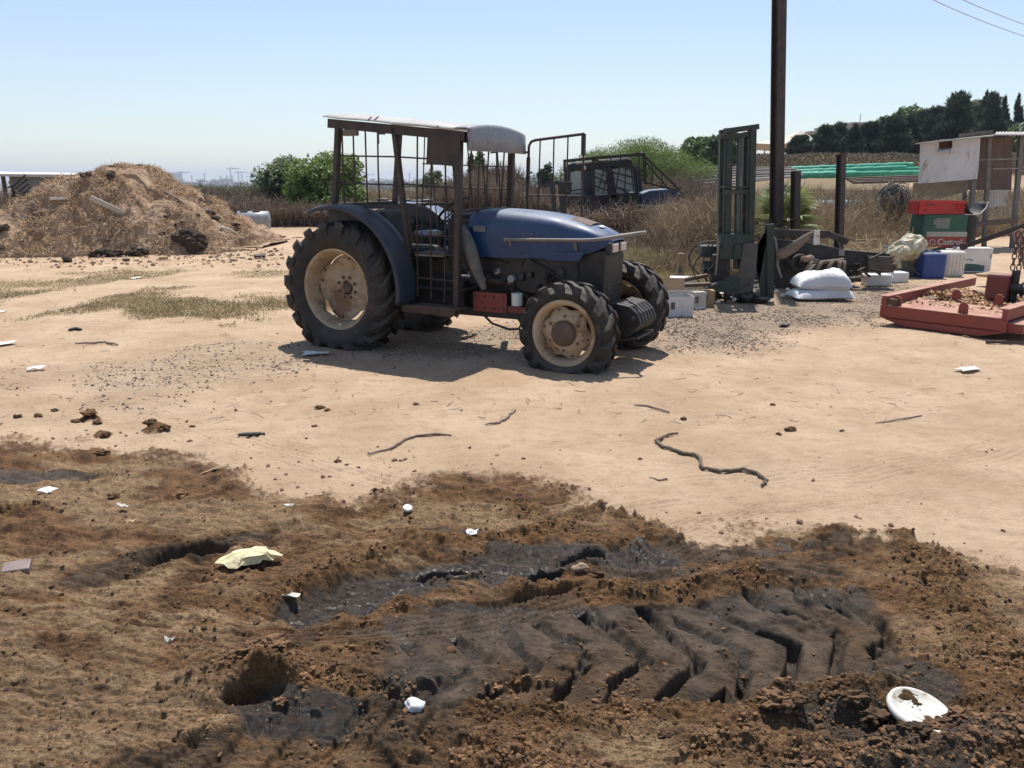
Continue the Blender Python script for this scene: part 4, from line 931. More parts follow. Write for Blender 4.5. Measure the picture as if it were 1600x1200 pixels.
# ---- sacks
def sack(O, w_, d_, h_, seed, label, rz):
    b = MB(); rr = random.Random(seed); ph = [rr.uniform(0, 6) for _ in range(6)]; nx, ny_ = 34, 22; rows_t = []; rows_b = []
    for j in range(ny_ + 1):
        v = j / ny_ * 2 - 1; rt = []; rb = []
        for i in range(nx + 1):
            u = i / nx * 2 - 1; e = max(0, (1 - abs(u) ** 4.5)) ** .5 * max(0, (1 - abs(v) ** 4)) ** .5
            fold = .035 * sin(5 * u + ph[0] + 3 * v) * e + .012 * sin(17 * v + ph[1] + 5 * u) + .010 * sin(25 * u + 9 * v + ph[2])
            x = u * w_ / 2 * (1 + .05 * sin(3 * v + ph[3])) ; y = v * d_ / 2 * (1 + .06 * sin(4 * u + ph[4]))
            rt.append((x, y, h_ * (.25 + .75 * e * (1 + fold * 2.2) * (1 + .22 * u)) + fold * .12)); rb.append((x * .97, y * .97, h_ * .22 * (1 - e) + .004))
        rows_t.append(rt); rows_b.append(rb[::-1])
    b.grid(rows_t); b.grid(rows_b)
    return thing('sack', b, M_SACK, label, 'sack', 'white sacks lying on the gravel', O, rz)
O, q = fr(1280, 466, 11.15)
sack((O.x - .01, O.y, .0), .80, .50, .17, 3, 'lower flattened white sack with spread corners on the gravel', R(4)); sack((O.x + .01, O.y + .02, .13), .72, .46, .26, 5, 'upper plump white sack lying on the other one', R(-5))

# ---- containers
def jerrycan(px, py, Y, w_, d_, h_, rz, m, label, lying=False):
    O = W(px, py, Y); t = empty('jerrycan', (O.x, O.y, 0), rz, label, 'jerrycan')
    if lying: t.rotation_euler = (0, 0, rz)
    b = MB(); b.box((0, 0, h_ / 2), (w_, d_, h_)); bd = b.build('canister_body', m, t); m_ = bd.modifiers.new('b', 'BEVEL'); m_.width = min(w_, d_, h_) * .16; m_.segments = 4
    b = MB(); ax = (w_ * .5, 0, h_ * .6) if lying else (w_ * .28, 0, h_)
    b.cyl(ax, (ax[0] + .045, 0, ax[2]) if lying else (ax[0], 0, h_ + .03), .035, 16); b.build('screw_cap', m, t)
    if not lying:
        b = MB(); b.tube([(-w_ * .35, 0, h_ - .01), (-w_ * .28, 0, h_ + .025), (w_ * .02, 0, h_ + .025), (w_ * .08, 0, h_ - .01)], .014, 8); b.build('handle', m, t)
    if m is M_POLYE:
        for k in range(5):
            b = MB(); b.bar((-w_ * .36 + k * w_ * .18, -d_ / 2 - .002, h_ * .12), (-w_ * .36 + k * w_ * .18, -d_ / 2 - .002, h_ * .85), .018, .018); b.build('moulded_rib', m, t, .004)
    return t
jerrycan(1451, 435, 13.5, .40, .30, .45, R(3), M_BLUEP, 'large blue plastic jerrycan standing at the end of the scrap')
jerrycan(1482, 431, 13.85, .36, .34, .45, R(6), M_POLYE, 'off-white ribbed jerrycan standing behind the blue one')
jerrycan(1369, 441, 12.6, .40, .26, .19, R(-4), M_WHITE, 'flat white canister lying left of its twin near the plastic bag', True)
jerrycan(1398, 437, 13.0, .34, .26, .18, R(3), M_WHITE, 'flat white canister lying right of its twin, nearer the blue jerrycan', True)
O = W(1515, 423, 14.6)
t = empty('styrofoam_box', (O.x, O.y, 0), R(-4), 'white printed box with a dark green panel behind the jerrycans', 'box')
b = MB(); b.box((0, 0, .21), (.56, .36, .42)); b.build('box_body', M_WCARD, t, .02); b = MB(); b.box((.0, 0, .43), (.57, .37, .03)); b.build('lid', M_WCARD, t, .01)
b = MB(); b.prism([(-.27, .03), (.16, .03), (.16, .13), (.02, .155), (-.12, .165), (-.27, .15)], .004, Matrix(((1, 0, 0, 0), (0, 0, 1, -.186), (0, 1, 0, 0), (0, 0, 0, 1)))); b.build('green_panel', mat('teal_print', (.02, .08, .085), (.03, .11, .11), 8, .5), t)
b = MB(); b.box((-.17, -.1835, .24), (.14, .003, .012)); b.box((-.08, -.1835, .225), (.03, .003, .03)); b.box((.245, -.1835, .30), (.02, .003, .07)); b.build('print_marks', mat('printed_grey', (1, 1, 1)), t)

# ---- tin with lettering, red crate, black bin
O = W(1462, 412, 15.2)
t = empty('oil_tin_cabinet', (O.x, O.y, 0), R(-3), 'dark green metal tank with red lettered band under a red crate', 'oil tank')
b = MB(); b.box((-.05, 0, .59), (.80, .55, .85)); b.box((-.05, 0, .12), (.76, .5, .1)); b.build('tank_body', M_DRUM, t, .012)
b = MB(); b.box((0, -.279, .66), (.73, .006, .09)); b.build('cream_band', M_CREAMB, t)
b = MB(); b.box((.0, -.279, .51), (.73, .006, .20)); b.build('red_band', M_REDB, t)
text('lettering', 'Castrol', .15, MT((.07, -.284, .515)) , M_LETTER, t, .001, .003)
b = MB(); b.lathe([(0, 0), (.055, 0), (.055, .004), (0, .004)], (-.25, -.287, .515), 'y', 24); b.build('round_logo', M_LETTER, t)
b = MB(); b.lathe([(.0, 0), (.034, 0), (.034, .003), (0, .003)], (-.245, -.291, .52), 'y', 20); b.build('logo_centre', M_REDB, t)
b = MB(); b.box((-.10, -.279, .86), (.25, .006, .19)); b.box((-.24, -.2785, .88), (.06, .005, .10)); b.build('faded_label', mat('faded_sticker', (.22, .23, .20), (.16, .18, .15), 14, .7), t)
O2 = W(1500, 412, 15.35)
b = MB(); b.lathe([(.0, 0), (.21, 0), (.22, .05), (.20, .5), (.205, .95), (.19, 1.0), (.17, .98), (.17, .9), (0, .9)], n=28); place('black_barrel', b, M_JUNK, Vector((O2.x + .03, O2.y + .05, 0)), 'tall black plastic barrel right of the green tank', 'barrel')
t = empty('plastic_crate', (O.x - .13, O.y, 1.02), R(-2), 'bright red plastic crate lying on the green tank', 'crate')
cw, cd_, chh = .84, .42, .245
b = MB(); b.box((0, 0, .01), (cw, cd_, .02)); b.build('base', M_REDP, t)
for (cx_, cy_, sx_, sy_) in ((0, -cd_ / 2, cw, .015), (0, cd_ / 2, cw, .015), (-cw / 2, 0, .015, cd_), (cw / 2, 0, .015, cd_)):
    b = MB(); b.box((cx_, cy_, .03), (sx_, sy_, .06)); b.box((cx_, cy_, chh - .025), (sx_ + .01, sy_ + .01, .05)); lng = max(sx_, sy_)
    if sx_ > sy_ and cy_ < 0: b.box((-cw * .22, cy_, chh / 2), (cw * .52, .012, chh * .8))
    k = 0; n_ = int(lng / .06)
    for k in range(n_ + 1):
        o_ = -lng / 2 + lng * k / n_
        b.box((cx_ + (o_ if sx_ > sy_ else 0), cy_ + (0 if sx_ > sy_ else o_), chh / 2), (.014, .014, chh))
    for zz in (.09, .13, .17): b.box((cx_, cy_, zz), (sx_, sy_ * .6, .012) if sx_ > sy_ else (sx_ * .6, sy_, .012))
    b.build('crate_side', M_REDP, t)
b = MB(); b.box((-.22, -cd_ / 2 - .008, .175), (.16, .004, .02)); b.box((-.30, -cd_ / 2 - .008, .08), (.05, .004, .015)); b.build('hand_slot', P_BLACK, t)
b = MB(); rows = []
for i in range(13):
    a = pi * (.02 + .96 * i / 12); rows.append([(.19 * cos(a + pi) , y, .0 + .24 - .24 * sin(a)) for y in (-.22, 0, .22)])
b.grid(rows)
tg = place('black_trough', b, P_BLACK, Vector((O.x + .50, O.y, 1.02)), 'black cut plastic drum half with pale rim beside the red crate', 'trough'); s_ = tg.modifiers.new('s', 'SOLIDIFY'); s_.thickness = .012
b = MB(); b.tube([(.19, -.24, .24), (.17, -.24, .12), (.08, -.24, .02), (-.06, -.24, .0)], .012, 6); b.build('pale_rim', M_POLYE, tg)

# ---- crumpled bag on the scrap
O = W(1412, 428, 13.7)
b = MB(); b.box((0, .1, .15), (.46, .35, .30)); place('metal_box', b, mat('dusty_metal_box', (.12, .11, .105), (.17, .155, .14), 8, .7, bump=.2), Vector((O.x, O.y, 0)), 'dull grey metal box under the crumpled plastic bag', 'box', bevel=.02)
me_v, me_t = ico2()
import bmesh
bm = bmesh.new(); bmesh.ops.create_icosphere(bm, subdivisions=4, radius=1)
Vb = np.array([v.co[:] for v in bm.verts]); Tb = np.array([[v.index for v in f.verts] for f in bm.faces]); bm.free()
nb_ = fbm(Vb[:, 0] * 1.3 + 5, Vb[:, 2] * 1.3 + Vb[:, 1] * 1.2, 3, 7) - .5; cr_ = cracks(Vb[:, 0] * 1.7 + Vb[:, 1] + nb_, Vb[:, 2] * 1.7 + 3 + Vb[:, 1] * .7, 4)
Rb = .86 + nb_ * .55 + .10 * sst(0, .5, cr_) + .12 * np.abs(fbm(Vb[:, 0] * 5, Vb[:, 2] * 5 + Vb[:, 1] * 3, 2, 17) - .5); Vb2 = Vb * Rb[:, None] * np.array([.33, .28, .265]); Vb2[:, 2] = np.maximum(Vb2[:, 2], -.2) ; Vb2[:, 0] += (Vb2[:, 2]) * .35
o = link('plastic_bag', raw_mesh('plastic_bag', Vb2, T=Tb, smooth=False), M_FILM); o.location = (O.x, O.y, .49); tag(o, 'crumpled yellowish see-through plastic bag bulging above the white canisters', 'plastic bag')
b = MB(); b.tube([(0, 0, .0), (.05, -.02, -.12), (.11, -.03, -.26)], [.08, .06, .05], 8); o2 = b.build('bag_tail', M_FILM, o); o2.location = (-.27, -.12, -.05)
O = W(1388, 398, 14.3); b = MB(); b.box((0, 0, 0), (.22, .02, .30), rot=Matrix.Rotation(.05, 3, 'Y')); place('grey_panel', b, M_TANK, O, 'small pale grey panel upright behind the plastic bag', 'panel', bevel=.003)

# ---- red implement with chain block
def D(px, py, z): g_ = G(px, py, z); return Vector((g_[0], g_[1], z))
A0 = D(1372, 508, 0.0); B0 = D(1560, 533, 0.0)
ex = (B0 - A0); LEN = ex.length; ex.normalize(); ey = Vector((-ex.y, ex.x, 0))
if ey.y < 0: ey = -ey
angR = math.atan2(ex.y, ex.x)
im = empty('red_mower_deck', A0, angR, 'sun-faded red steel implement deck filled with dry leaves at the right edge', 'farm implement')
LL, WD = LEN + .05, 1.75
b = MB(); b.prism([(0, .10), (.0, .24), (LL, .24), (LL, .09), (LL - .25, .02), (.28, .02)], .03, Matrix(((1, 0, 0, 0), (0, 0, 1, 0), (0, 1, 0, 0), (0, 0, 0, 1)))); b.build('front_face', M_REDM, im, .006)
b = MB(); b.box((LL / 2, .42, .225), (LL - .12, .80, .012), rot=Matrix.Rotation(R(2), 3, 'X')); b.build('deck_plate', M_REDM, im)
b = MB(); b.box((LL / 2, WD / 2, .10), (LL - .1, WD, .02)); b.build('deck_pan', M_REDM, im)
b = MB(); b.bar((.04, -.0, .285), (.04, WD + 1.0, .285), .05, .10); b.bar((.02, 0, .34), (.02, WD + 1.0, .34), .11, .012); b.build('left_rail', M_REDM, im, .004)
b = MB(); b.bar((LL - .03, .0, .27), (LL - .03, WD + .6, .27), .05, .12); b.bar((LL - .05, 0, .335), (LL - .05, WD + .6, .335), .11, .012); b.bar((LL + .06, .05, .14), (LL + .06, WD, .14), .16, .1); b.build('right_rail', M_REDM, im, .004)
b = MB(); b.bar((.0, .04, .28), (.18, .04, .28), .06, .07); b.build('corner_bracket', P_RUST, im, .004)
for (x, y, z) in ((.16, .05, .27), (LL * .66, .04, .28), (.50, .84, .31), (.95, .84, .30)):
    b = MB(); b.prism([(-.05, 0), (-.045, .10), (-.02, .13), (.02, .13), (.045, .10), (.05, 0)], .02, Matrix.Translation((x, y, z - .05)) @ Matrix(((1, 0, 0, 0), (0, 0, 1, 0), (0, 1, 0, 0), (0, 0, 0, 1)))); b.build('lug', M_REDM, im, .003)
b = MB(); b.box((LL * .62, WD * .72, .42), (.24, .22, .30)); b.build('gearbox', mat('dull_red_block', (.19, .045, .04), (.15, .045, .04), 6, .6, bump=.2, dust=(.4, .28, .22), dust_amt=.6), im, .025)
b = MB(); b.cyl((LL * .62 + .15, WD * .72, .24), (LL * .62 + .15, WD * .72, .62), .045, 12); b.cyl((LL * .62 + .1, WD * .72, .42), (LL * .62 + .62, WD * .62, .40), .06, 12)
for k in range(5): b.cyl((LL * .62 + .24 + k * .05, WD * .70, .415), (LL * .62 + .255 + k * .05, WD * .70, .415), .085, 14)
b.build('drive_shaft', P_BLACK, im)
def link_ring(c, r0, r1, vert):
    pts = [Vector((c[0] + (cos(a) * r0 if vert else 0), c[1] + (0 if vert else cos(a) * r0), c[2] + sin(a) * r1)) for a in np.linspace(0, 2 * pi, 13)]
    return MB().tube(pts, .007, 6, cap=False)
for k in range(7):
    for d_ in (0, .055): link_ring((LL * .62 + .12 + d_, WD * .70 - .02 + d_ * .5, .66 + k * .062), .022, .042, k % 2 == 0).build('chain_link', P_RUST, im)
b = MB(); b.bar(im.matrix_basis.inverted() @ W(1506, 385, 10.3), im.matrix_basis.inverted() @ W(1640, 340, 9.3), .035, .06); b.lathe([(.02, -.03), (.045, -.03), (.045, .03), (.02, .03)], im.matrix_basis.inverted() @ W(1506, 385, 10.3), 'y', 16, closed=True)
b.build('lever_arm', P_DKSTEEL, im, .004)
b = MB(); b.bar(im.matrix_basis.inverted() @ W(1590, 360, 9.6), im.matrix_basis.inverted() @ W(1625, 470, 9.2), .05, .12); b.build('upright', mat('tan_painted_steel', (.40, .24, .17), (.32, .2, .14), 6, .7), im, .006)
# leaf litter heaped in the deck
n = 5200; u = rng.uniform(.12, LL - .1, n); v = rng.uniform(.35, WD + .15, n); hgt = .17 + .10 * vnoise(u * 4, v * 4, 3) * sst(.35, .8, v)
keep = (v > .78 + .2 * (u < LL * .35)) | (rng.random(n) < .07); u, v, hgt = u[keep], v[keep], hgt[keep] + rng.uniform(-.02, .02, keep.sum()); hgt = np.where(v < .82, .245, hgt + .03)
vv, qq = straws(np.stack([u, v, hgt], -1), rng.uniform(.03, .09, len(u)), rng.uniform(.012, .03, len(u)), .35)
o = link('dry_leaves', raw_mesh('dry_leaves', vv, qq), mat('dry_leaf', (.34, .19, .10), (.46, .30, .17), 5, .85, island=.5)); o.parent = im; o['kind'] = 'stuff'
b = MB(); b.grid([[(x, y, .15 + .08 * float(vnoise(np.array([x * 4.]), np.array([y * 4.]), 3)[0])) for x in np.linspace(.1, LL - .08, 14)] for y in np.linspace(.83, WD + .1, 14)]); b.build('leaf_bed', mat('leaf_mould', (.20, .12, .07), (.30, .19, .11), 20, .95, bump=1), im)
O = W(1552, 412, 12.4); b = MB(); b.blob((0, 0, .07), (.24, .10, .05), 4, .15, flat=.6); place('dried_palm_sheath', b, M_STRAW, Vector((O.x, O.y, .12)), 'pale dry palm leaf base lying behind the red deck', 'palm leaf')
g_ = G(1560, 537); b = MB(); b.bar((-.13, 0, .02), (.12, .0, .02), .028); b.bar((.12, 0, .02), (.30, -.02, .012), .008); thing('wooden_handle', b, M_DKWOOD, 'short dark stick handle on the sand before the red deck', 'stick', None, (g_[0], g_[1], .0), R(2))

# ---- pole and posts
def post(px, Y, r0, ztop_, label, name='steel_post', ipe=True, base_z=0.0, lean=0.0):
    O = W(px, 300, Y); O.x -= math.tan(lean) * O.z; b = MB(); w_ = r0
    b.box((0, -w_ / 2, ztop_ / 2), (w_, w_ * .14, ztop_)); b.box((0, w_ / 2, ztop_ / 2), (w_, w_ * .14, ztop_)); b.box((0, 0, ztop_ / 2), (w_ * .14, w_ * .86, ztop_))
    o = place(name, b, P_DKSTEEL, Vector((O.x, O.y, base_z)), label, 'pole' if name == 'utility_pole' else 'post'); o.rotation_euler = (Matrix.Rotation(lean, 3, 'Y') @ Matrix.Rotation(R(24), 3, 'Z')).to_euler(); return o
pl_ = post(1213.5, 14.6, .165, 9.5, 'tall dark steel pole rising out of the top of the picture', 'utility_pole', lean=R(-4.0))
post(1243, 14.4, .115, W(1243, 267, 14.4).z, 'short dark post standing in the palm fronds', lean=R(-4)); post(1313, 14.0, .105, W(1313, 240, 14.0).z, 'dark post right of the palm, in front of the dry weeds', lean=R(-4.2))

# ---- coop on stilts
O = W(1495, 383, 19.5); z0 = 0
q = lambda x, y, dy=0.0: W(x, y, 19.5 + dy) - Vector((O.x, O.y, 0))
cp = empty('coop', (O.x, O.y, 0), 0, 'raised shed of whitewashed sheet, dark boards and wire mesh on posts', 'shed')
Mxz = lambda off: Matrix(((1, 0, 0, 0), (0, 0, 1, off), (0, 1, 0, 0), (0, 0, 0, 1)))
def pan(name, pts, off, th, m, dy=0.0, bevel=0):
    b = MB(); b.prism([(p.x, p.z) for p in [q(x, y, dy) for x, y in pts]], th, Mxz(off + dy)); return b.build(name, m, cp, bevel)
fp = pan('white_sheet_left', [(1438, 223), (1467, 220), (1467, 233), (1488, 231), (1488, 219), (1468.5, 219.8), (1468.5, 218.5), (1532, 214), (1529, 262), (1527, 280), (1435, 287), (1437, 255)], 0, .012, M_SHEETM)
fp.name = 'white_sheet'
b = MB(); b.grid([[q(1466, 233, -.01), q(1487, 232, -.01)], [q(1464, 235, -.12), q(1484, 236, -.14)], [q(1468, 238, -.2), q(1480, 238, -.22)]]); o_ = b.build('bent_flap', M_SHEETM, cp); s_ = o_.modifiers.new('s', 'SOLIDIFY'); s_.thickness = .008
b = MB(); b.prism([(q(x, y, .08).x, q(x, y, .08).z) for x, y in ((1466, 218), (1489, 217), (1489, 236), (1466, 237))], .02, Mxz(.1)); b.build('inner_board', mat('red_brown_board', (.10, .045, .035), (.07, .04, .03), 5, .8), cp)
pan('dark_side_boards', [(1532, 216), (1597, 212), (1594, 297), (1516, 297), (1528, 280)], .35, .03, mat('purple_brown_boards', (.13, .095, .085), (.19, .145, .13), 5, .85, bump=.3, stretch=(6, 6, .6)), .3)
pan('mesh_lower', [(1437, 286), (1525, 281), (1522, 300), (1436, 320)], .3, .02, mat('old_tan_board', (.19, .16, .125), (.25, .21, .17), 4, .9, bump=.3), .0)
rf_ = MB(); rf_.grid([[q(1430, 223.5, -.25), q(1552, 211, -.15)], [q(1470, 219, 1.6), q(1560, 209.5, 1.7)]], smooth=False); o_ = rf_.build('roof', P_ROOF, cp); s_ = o_.modifiers.new('s', 'SOLIDIFY'); s_.thickness = .03
b = MB(); rows = []
for i in range(25):
    x = 1553 + i * 2.6; rows.append([q(x, 211.5 + (.9 if i % 2 else -.6), .1), q(x + 4, 207 + (.9 if i % 2 else -.6), 2.0)])
b.grid(rows); o_ = b.build('corrugated_roof', P_ROOF, cp); s_ = o_.modifiers.new('s', 'SOLIDIFY'); s_.thickness = .02
b = MB(); b.bar(q(1500, 212, .6), q(1550, 206, .6), .1, .08); b.build('roof_plank', M_WOOD, cp, .004)
for (x0, y0, x1, y1, dy, wd_) in ((1521, 282, 1515, 373, -.05, .10), (1546, 214, 1541, 362, .35, .09), (1596, 212, 1586, 358, .4, .10), (1508, 285, 1506, 372, .9, .08)):
    b = MB(); p0, p1 = q(x0, y0, dy), q(x1, y1, dy); p1.z = 0; b.bar(p0, p1, wd_); b.build('leg', mat('grey_stilt', (.14, .135, .13), (.20, .19, .18), 6, .8, bump=.2), cp, .004)
b = MB(); b.bar(q(1515, 351, .3), q(1590, 344, .3), .10, .12); b.build('low_beam', M_WOOD, cp, .004)
for (xa, ya, xb, yb) in ((1530, 250, 1590, 248), (1552, 264, 1590, 263)):
    b = MB(); b.bar(q(xa, ya, .28), q(xb, yb, .28), .02, .025); b.build('slat', M_GPIPE, cp)
b = MB()
for k in range(30): x = 1518 + k * 2.45; b.bar(q(x, 297, .35), q(x - 1, 346, .35), .004)
for k in range(16): y = 298 + k * 3.1; b.bar(q(1518, y, .35), q(1591, y - 1, .35), .004)
b.build('wire_mesh', mat('dull_wire', (.22, .21, .20)), cp)
b = MB(); b.prism([(q(x, y, .9).x, q(x, y, .9).z) for x, y in ((1552, 298), (1590, 297), (1588, 322), (1552, 326))], .02, Mxz(1.3)); b.build('back_board', M_SHEETM, cp)

# ---- tangled hose ball on the weeds
O = W(1395, 316, 17.5); t = MB(); rr = random.Random(12)
for k in range(42):
    c_ = Vector((rr.uniform(-.08, .08), rr.uniform(-.08, .08), rr.uniform(-.12, .1))); rx, rz_ = rr.uniform(.18, .36), rr.uniform(.2, .42); ax = rr.uniform(0, pi); tl = rr.uniform(-.6, .6)
    M3 = Matrix.Rotation(ax, 3, 'Z') @ Matrix.Rotation(tl, 3, 'X')
    t.tube([c_ + M3 @ Vector((rx * cos(a), .03 * sin(3 * a), rz_ * sin(a))) for a in np.linspace(rr.uniform(0, 1), 2 * pi * rr.uniform(.55, 1), 18)], .010, 5)
place('hose_coil', t, mat('old_grey_hose', (.10, .09, .08), (.17, .15, .13), 8, .85), O, 'tangled ball of old grey irrigation hose hanging in the weeds', 'hose')

# ---- white tank behind the posts, green pipes, pipe stacks
O = W(1290, 318, 21); b = MB(); b.lathe([(0, -1.0), (.30, -.95), (.40, -.85), (.40, .85), (.30, .95), (0, 1.0)], (0, 0, .0), 'x', 28); place('white_tank', b, M_TANK, Vector((O.x, O.y, .75)), 'pale tank half hidden in weeds behind the posts', 'tank')
YG = 50
for (xa, ya, xb, yb, dy, lb) in ((1228, 270, 1414, 263, -.4, 'front upper green wrapped pipe of the long stack'), (1240, 274, 1440, 271, -1.2, 'lowest front green wrapped pipe of the stack'), (1236, 265, 1426, 258, .4, 'topmost green wrapped pipe, reaching furthest left'), (1300, 268, 1434, 265, 0.2, 'middle green wrapped pipe at the right end of the stack'), (1222, 273, 1336, 271, -.8, 'short green wrapped pipe at the left end of the stack')):
    p0, p1 = W(xa, ya, YG + dy), W(xb, yb, YG + dy); b = MB(); N_ = 24
    b.tube([tuple((p1 - p0) * (i / N_) + Vector((0, 0, .012 * sin(i * 2.3)))) for i in range(N_ + 1)], [.19 * (1 + .05 * sin(i * 3.7) + .05 * sin(i * 1.3)) for i in range(N_ + 1)], 12)
    place('wrapped_pipe', b, M_PIPE, p0, lb, 'pipe', 'green wrapped pipes stacked in the field')
PLB = ['highest', 'second', 'third', 'fourth', 'fifth', 'sixth', 'lowest']
for k in range(7):
    p0, p1 = W(1064 + k * 5, 262 + k * 5.2, 46 - k), W(1236 + (k % 3) * 9, 262 + k * 2.3, 47 - k); b = MB(); b.tube([(0, 0, 0), tuple(p1 - p0)], .045 + .01 * (k % 2), 8)
    place('irrigation_pipe', b, M_GPIPE, p0, PLB[k] + ' from the top of the thin grey pipes left of the pole', 'pipe', 'thin grey pipes left of the pole')
for k in range(4):
    p0, p1 = W(1320 + 4 * k, 279 + k * 2.2, 44 - k), W(1440, 275 + k * 2.6, 44 - k); b = MB(); b.tube([(0, 0, 0), tuple(p1 - p0)], .06, 8)
    place('rusty_pipe', b, P_RUST, p0, ['topmost', 'second from top', 'third from top', 'bottom'][k] + ' of the rusty pipes below the green ones', 'pipe', 'rusty pipes below the green stack')

# ---- silver tank at the weeds left
O = W(397, 350, 27.0); t = empty('steel_tank', (O.x, O.y, 0), R(8), 'silver cylindrical tank lying at the foot of the heap', 'tank')
b = MB(); b.lathe([(0, -.52), (.27, -.52), (.31, -.49), (.31, .49), (.27, .52), (0, .52)], (0, 0, .34), 'x', 32); b.build('tank_body', M_TANK, t)
for x in (-.28, .12):
    b = MB(); b.box((x, -.06, .655), (.24, .16, .02)); b.build('hatch', P_RUST, t)
b = MB(); b.bar((-.9, -.1, .3), (-.5, -.05, .35), .05); b.build('stub_pipe', M_GPIPE, t)
# ---- left shed
O = W(40, 300, 46); t = empty('farm_shed', (O.x, O.y, 0), 0, 'long low metal farm shed with pale roof behind the heap', 'shed')
ql = lambda x, y, dy=0.0: W(x, y, 46 + dy) - Vector((O.x, O.y, 0))
b = MB(); b.grid([[ql(-120, 270.5, -1), ql(128, 273, -.5)], [ql(-120, 266, 3), ql(118, 270, 4)]], smooth=False); o_ = b.build('roof', mat('pale_shed_roof', (.62, .58, .52), (.55, .51, .46), 2, .7), t); s_ = o_.modifiers.new('s', 'SOLIDIFY'); s_.thickness = .14
p0, p1 = ql(9, 272), ql(125, 273)
b = MB(); b.box(((p0.x + p1.x) / 2, .3, p0.z / 2 - .1), (p1.x - p0.x, .1, p0.z + .1))
b.build('corrugated_wall', mat('grey_sheet', (.33, .345, .36), (.27, .28, .30), 3, .6, stretch=(8, 1, 1)), t)
for x in (-60, -25, 4):
    b = MB(); p0 = ql(x, 272, -.5); b.bar(p0, (p0.x, p0.y, 0), .16); b.build('column', M_DKWOOD, t)
O = W(30, 300, 30); b = MB()
hf = lambda x, y: W(x, y, 30) - O
for (xa, ya, xb, yb) in ((20, 292, 40, 273), (24, 295, 44, 279), (30, 299, 46, 286), (35, 303, 52, 290), (14, 283, 24, 300), (12, 293, 22, 290)): b.bar(hf(xa, ya), hf(xb, yb), .05)
b.bar(hf(18, 290), hf(30, 330), .07); b.bar(hf(24, 300), hf(10, 330), .07)
place('rake_frame', b, P_RUST, O, 'rusty hay rake frame with slanting bars before the shed', 'farm implement')

# ---- old tractor in the weeds
YT = 21.5
OT = W(950, 350, YT); OT.z = 0
qt = lambda x, y, dy=0.0: W(x, y, YT + dy) - OT
ot = empty('tractor', OT, 0, 'old dark blue cab tractor half buried in the dry weeds behind', 'tractor')
M_OT = mat('old_dark_blue', (.016, .022, .036), (.028, .036, .055), 4, .5, dust=(.24, .23, .22), dust_amt=.4)
M_GL = mat('glass_reflection_tint', (.36, .42, .40), (.27, .33, .31), 3, .2)  # opaque cab panes; their pale greenish reflection is put into the colour
def slab(name, pts, d0, d1, m, bevel=.01):
    b = MB(); n_ = len(pts); P_ = [qt(x, y, d0) for x, y in pts] + [P2 + Vector((0, d1 - d0, 0)) for P2 in [qt(x, y, d0) for x, y in pts]]
    b.add(P_, [list(range(n_))[::-1], list(range(n_, 2 * n_))] + [(i, (i + 1) % n_, n_ + (i + 1) % n_, n_ + i) for i in range(n_)]); return b.build(name, m, ot, bevel)
slab('roof', [(884, 266), (886, 257), (900, 253), (980, 246), (988, 250), (990, 260), (960, 262), (910, 266)], 0, 1.3, M_OT, .03)
slab('roof_panel', [(898, 254), (980, 246), (984, 249), (900, 257)], -.02, 1.25, P_ROOF)
for pts in ([(884, 264), (891, 264), (892, 312), (885, 314)], [(908, 264), (924, 263), (926, 312), (910, 314)], [(947, 262), (957, 262), (964, 308), (950, 310)], [(988, 258), (994, 262), (999, 302), (993, 304)]):
    slab('cab_pillar', pts, 0, .08, M_OT); slab('cab_pillar', [(x + 6, y - 1) for x, y in pts], 1.1, 1.2, M_OT)
for pts in ([(891, 269), (908, 268), (910, 310), (892, 312)], [(924, 266), (947, 265), (950, 308), (926, 311)], [(957, 264), (988, 262), (994, 298), (964, 303)]): slab('cab_window', pts, .03, .045, M_GL, 0)
slab('cab_lower', [(884, 310), (998, 300), (1004, 340), (890, 345)], 0, 1.2, P_BLACK, .03)
hd = slab('hood', [(1000, 303), (1016, 297), (1040, 295), (1058, 297), (1064, 304), (1062, 322), (1000, 330)], .15, .85, mat('old_blue_hood', (.022, .042, .10), (.04, .06, .13), 4, .4, dust=(.30, .34, .40), dust_amt=.85), .05)
b = MB(); b.cyl(qt(913, 262, -.05), qt(913, 262, .03), .055, 16); b.build('work_lamp', P_LAMP, ot)
b = MB(); b.lathe([(.0, -.16), (.45, -.16), (.62, -.12), (.64, 0), (.62, .12), (.45, .16), (0, .16)], qt(905, 340, -.2), 'y', 30); b.build('rear_wheel', P_RUBBER, ot)
b = MB(); b.lathe([(.0, -.12), (.3, -.12), (.42, -.1), (.43, 0), (.42, .1), (.3, .12), (0, .12)], qt(1035, 345, -.1), 'y', 26); b.build('front_wheel', P_RUBBER, ot)
M_OCAGE = mat('old_cage_steel', (.018, .015, .014), (.04, .032, .028), 8, .7)
def otbar(x0, y0, d0, x1, y1, d1, w_=.03): MB().bar(qt(x0, y0, d0), qt(x1, y1, d1), w_ * 1.5).build('cage_bar', M_OCAGE, ot)
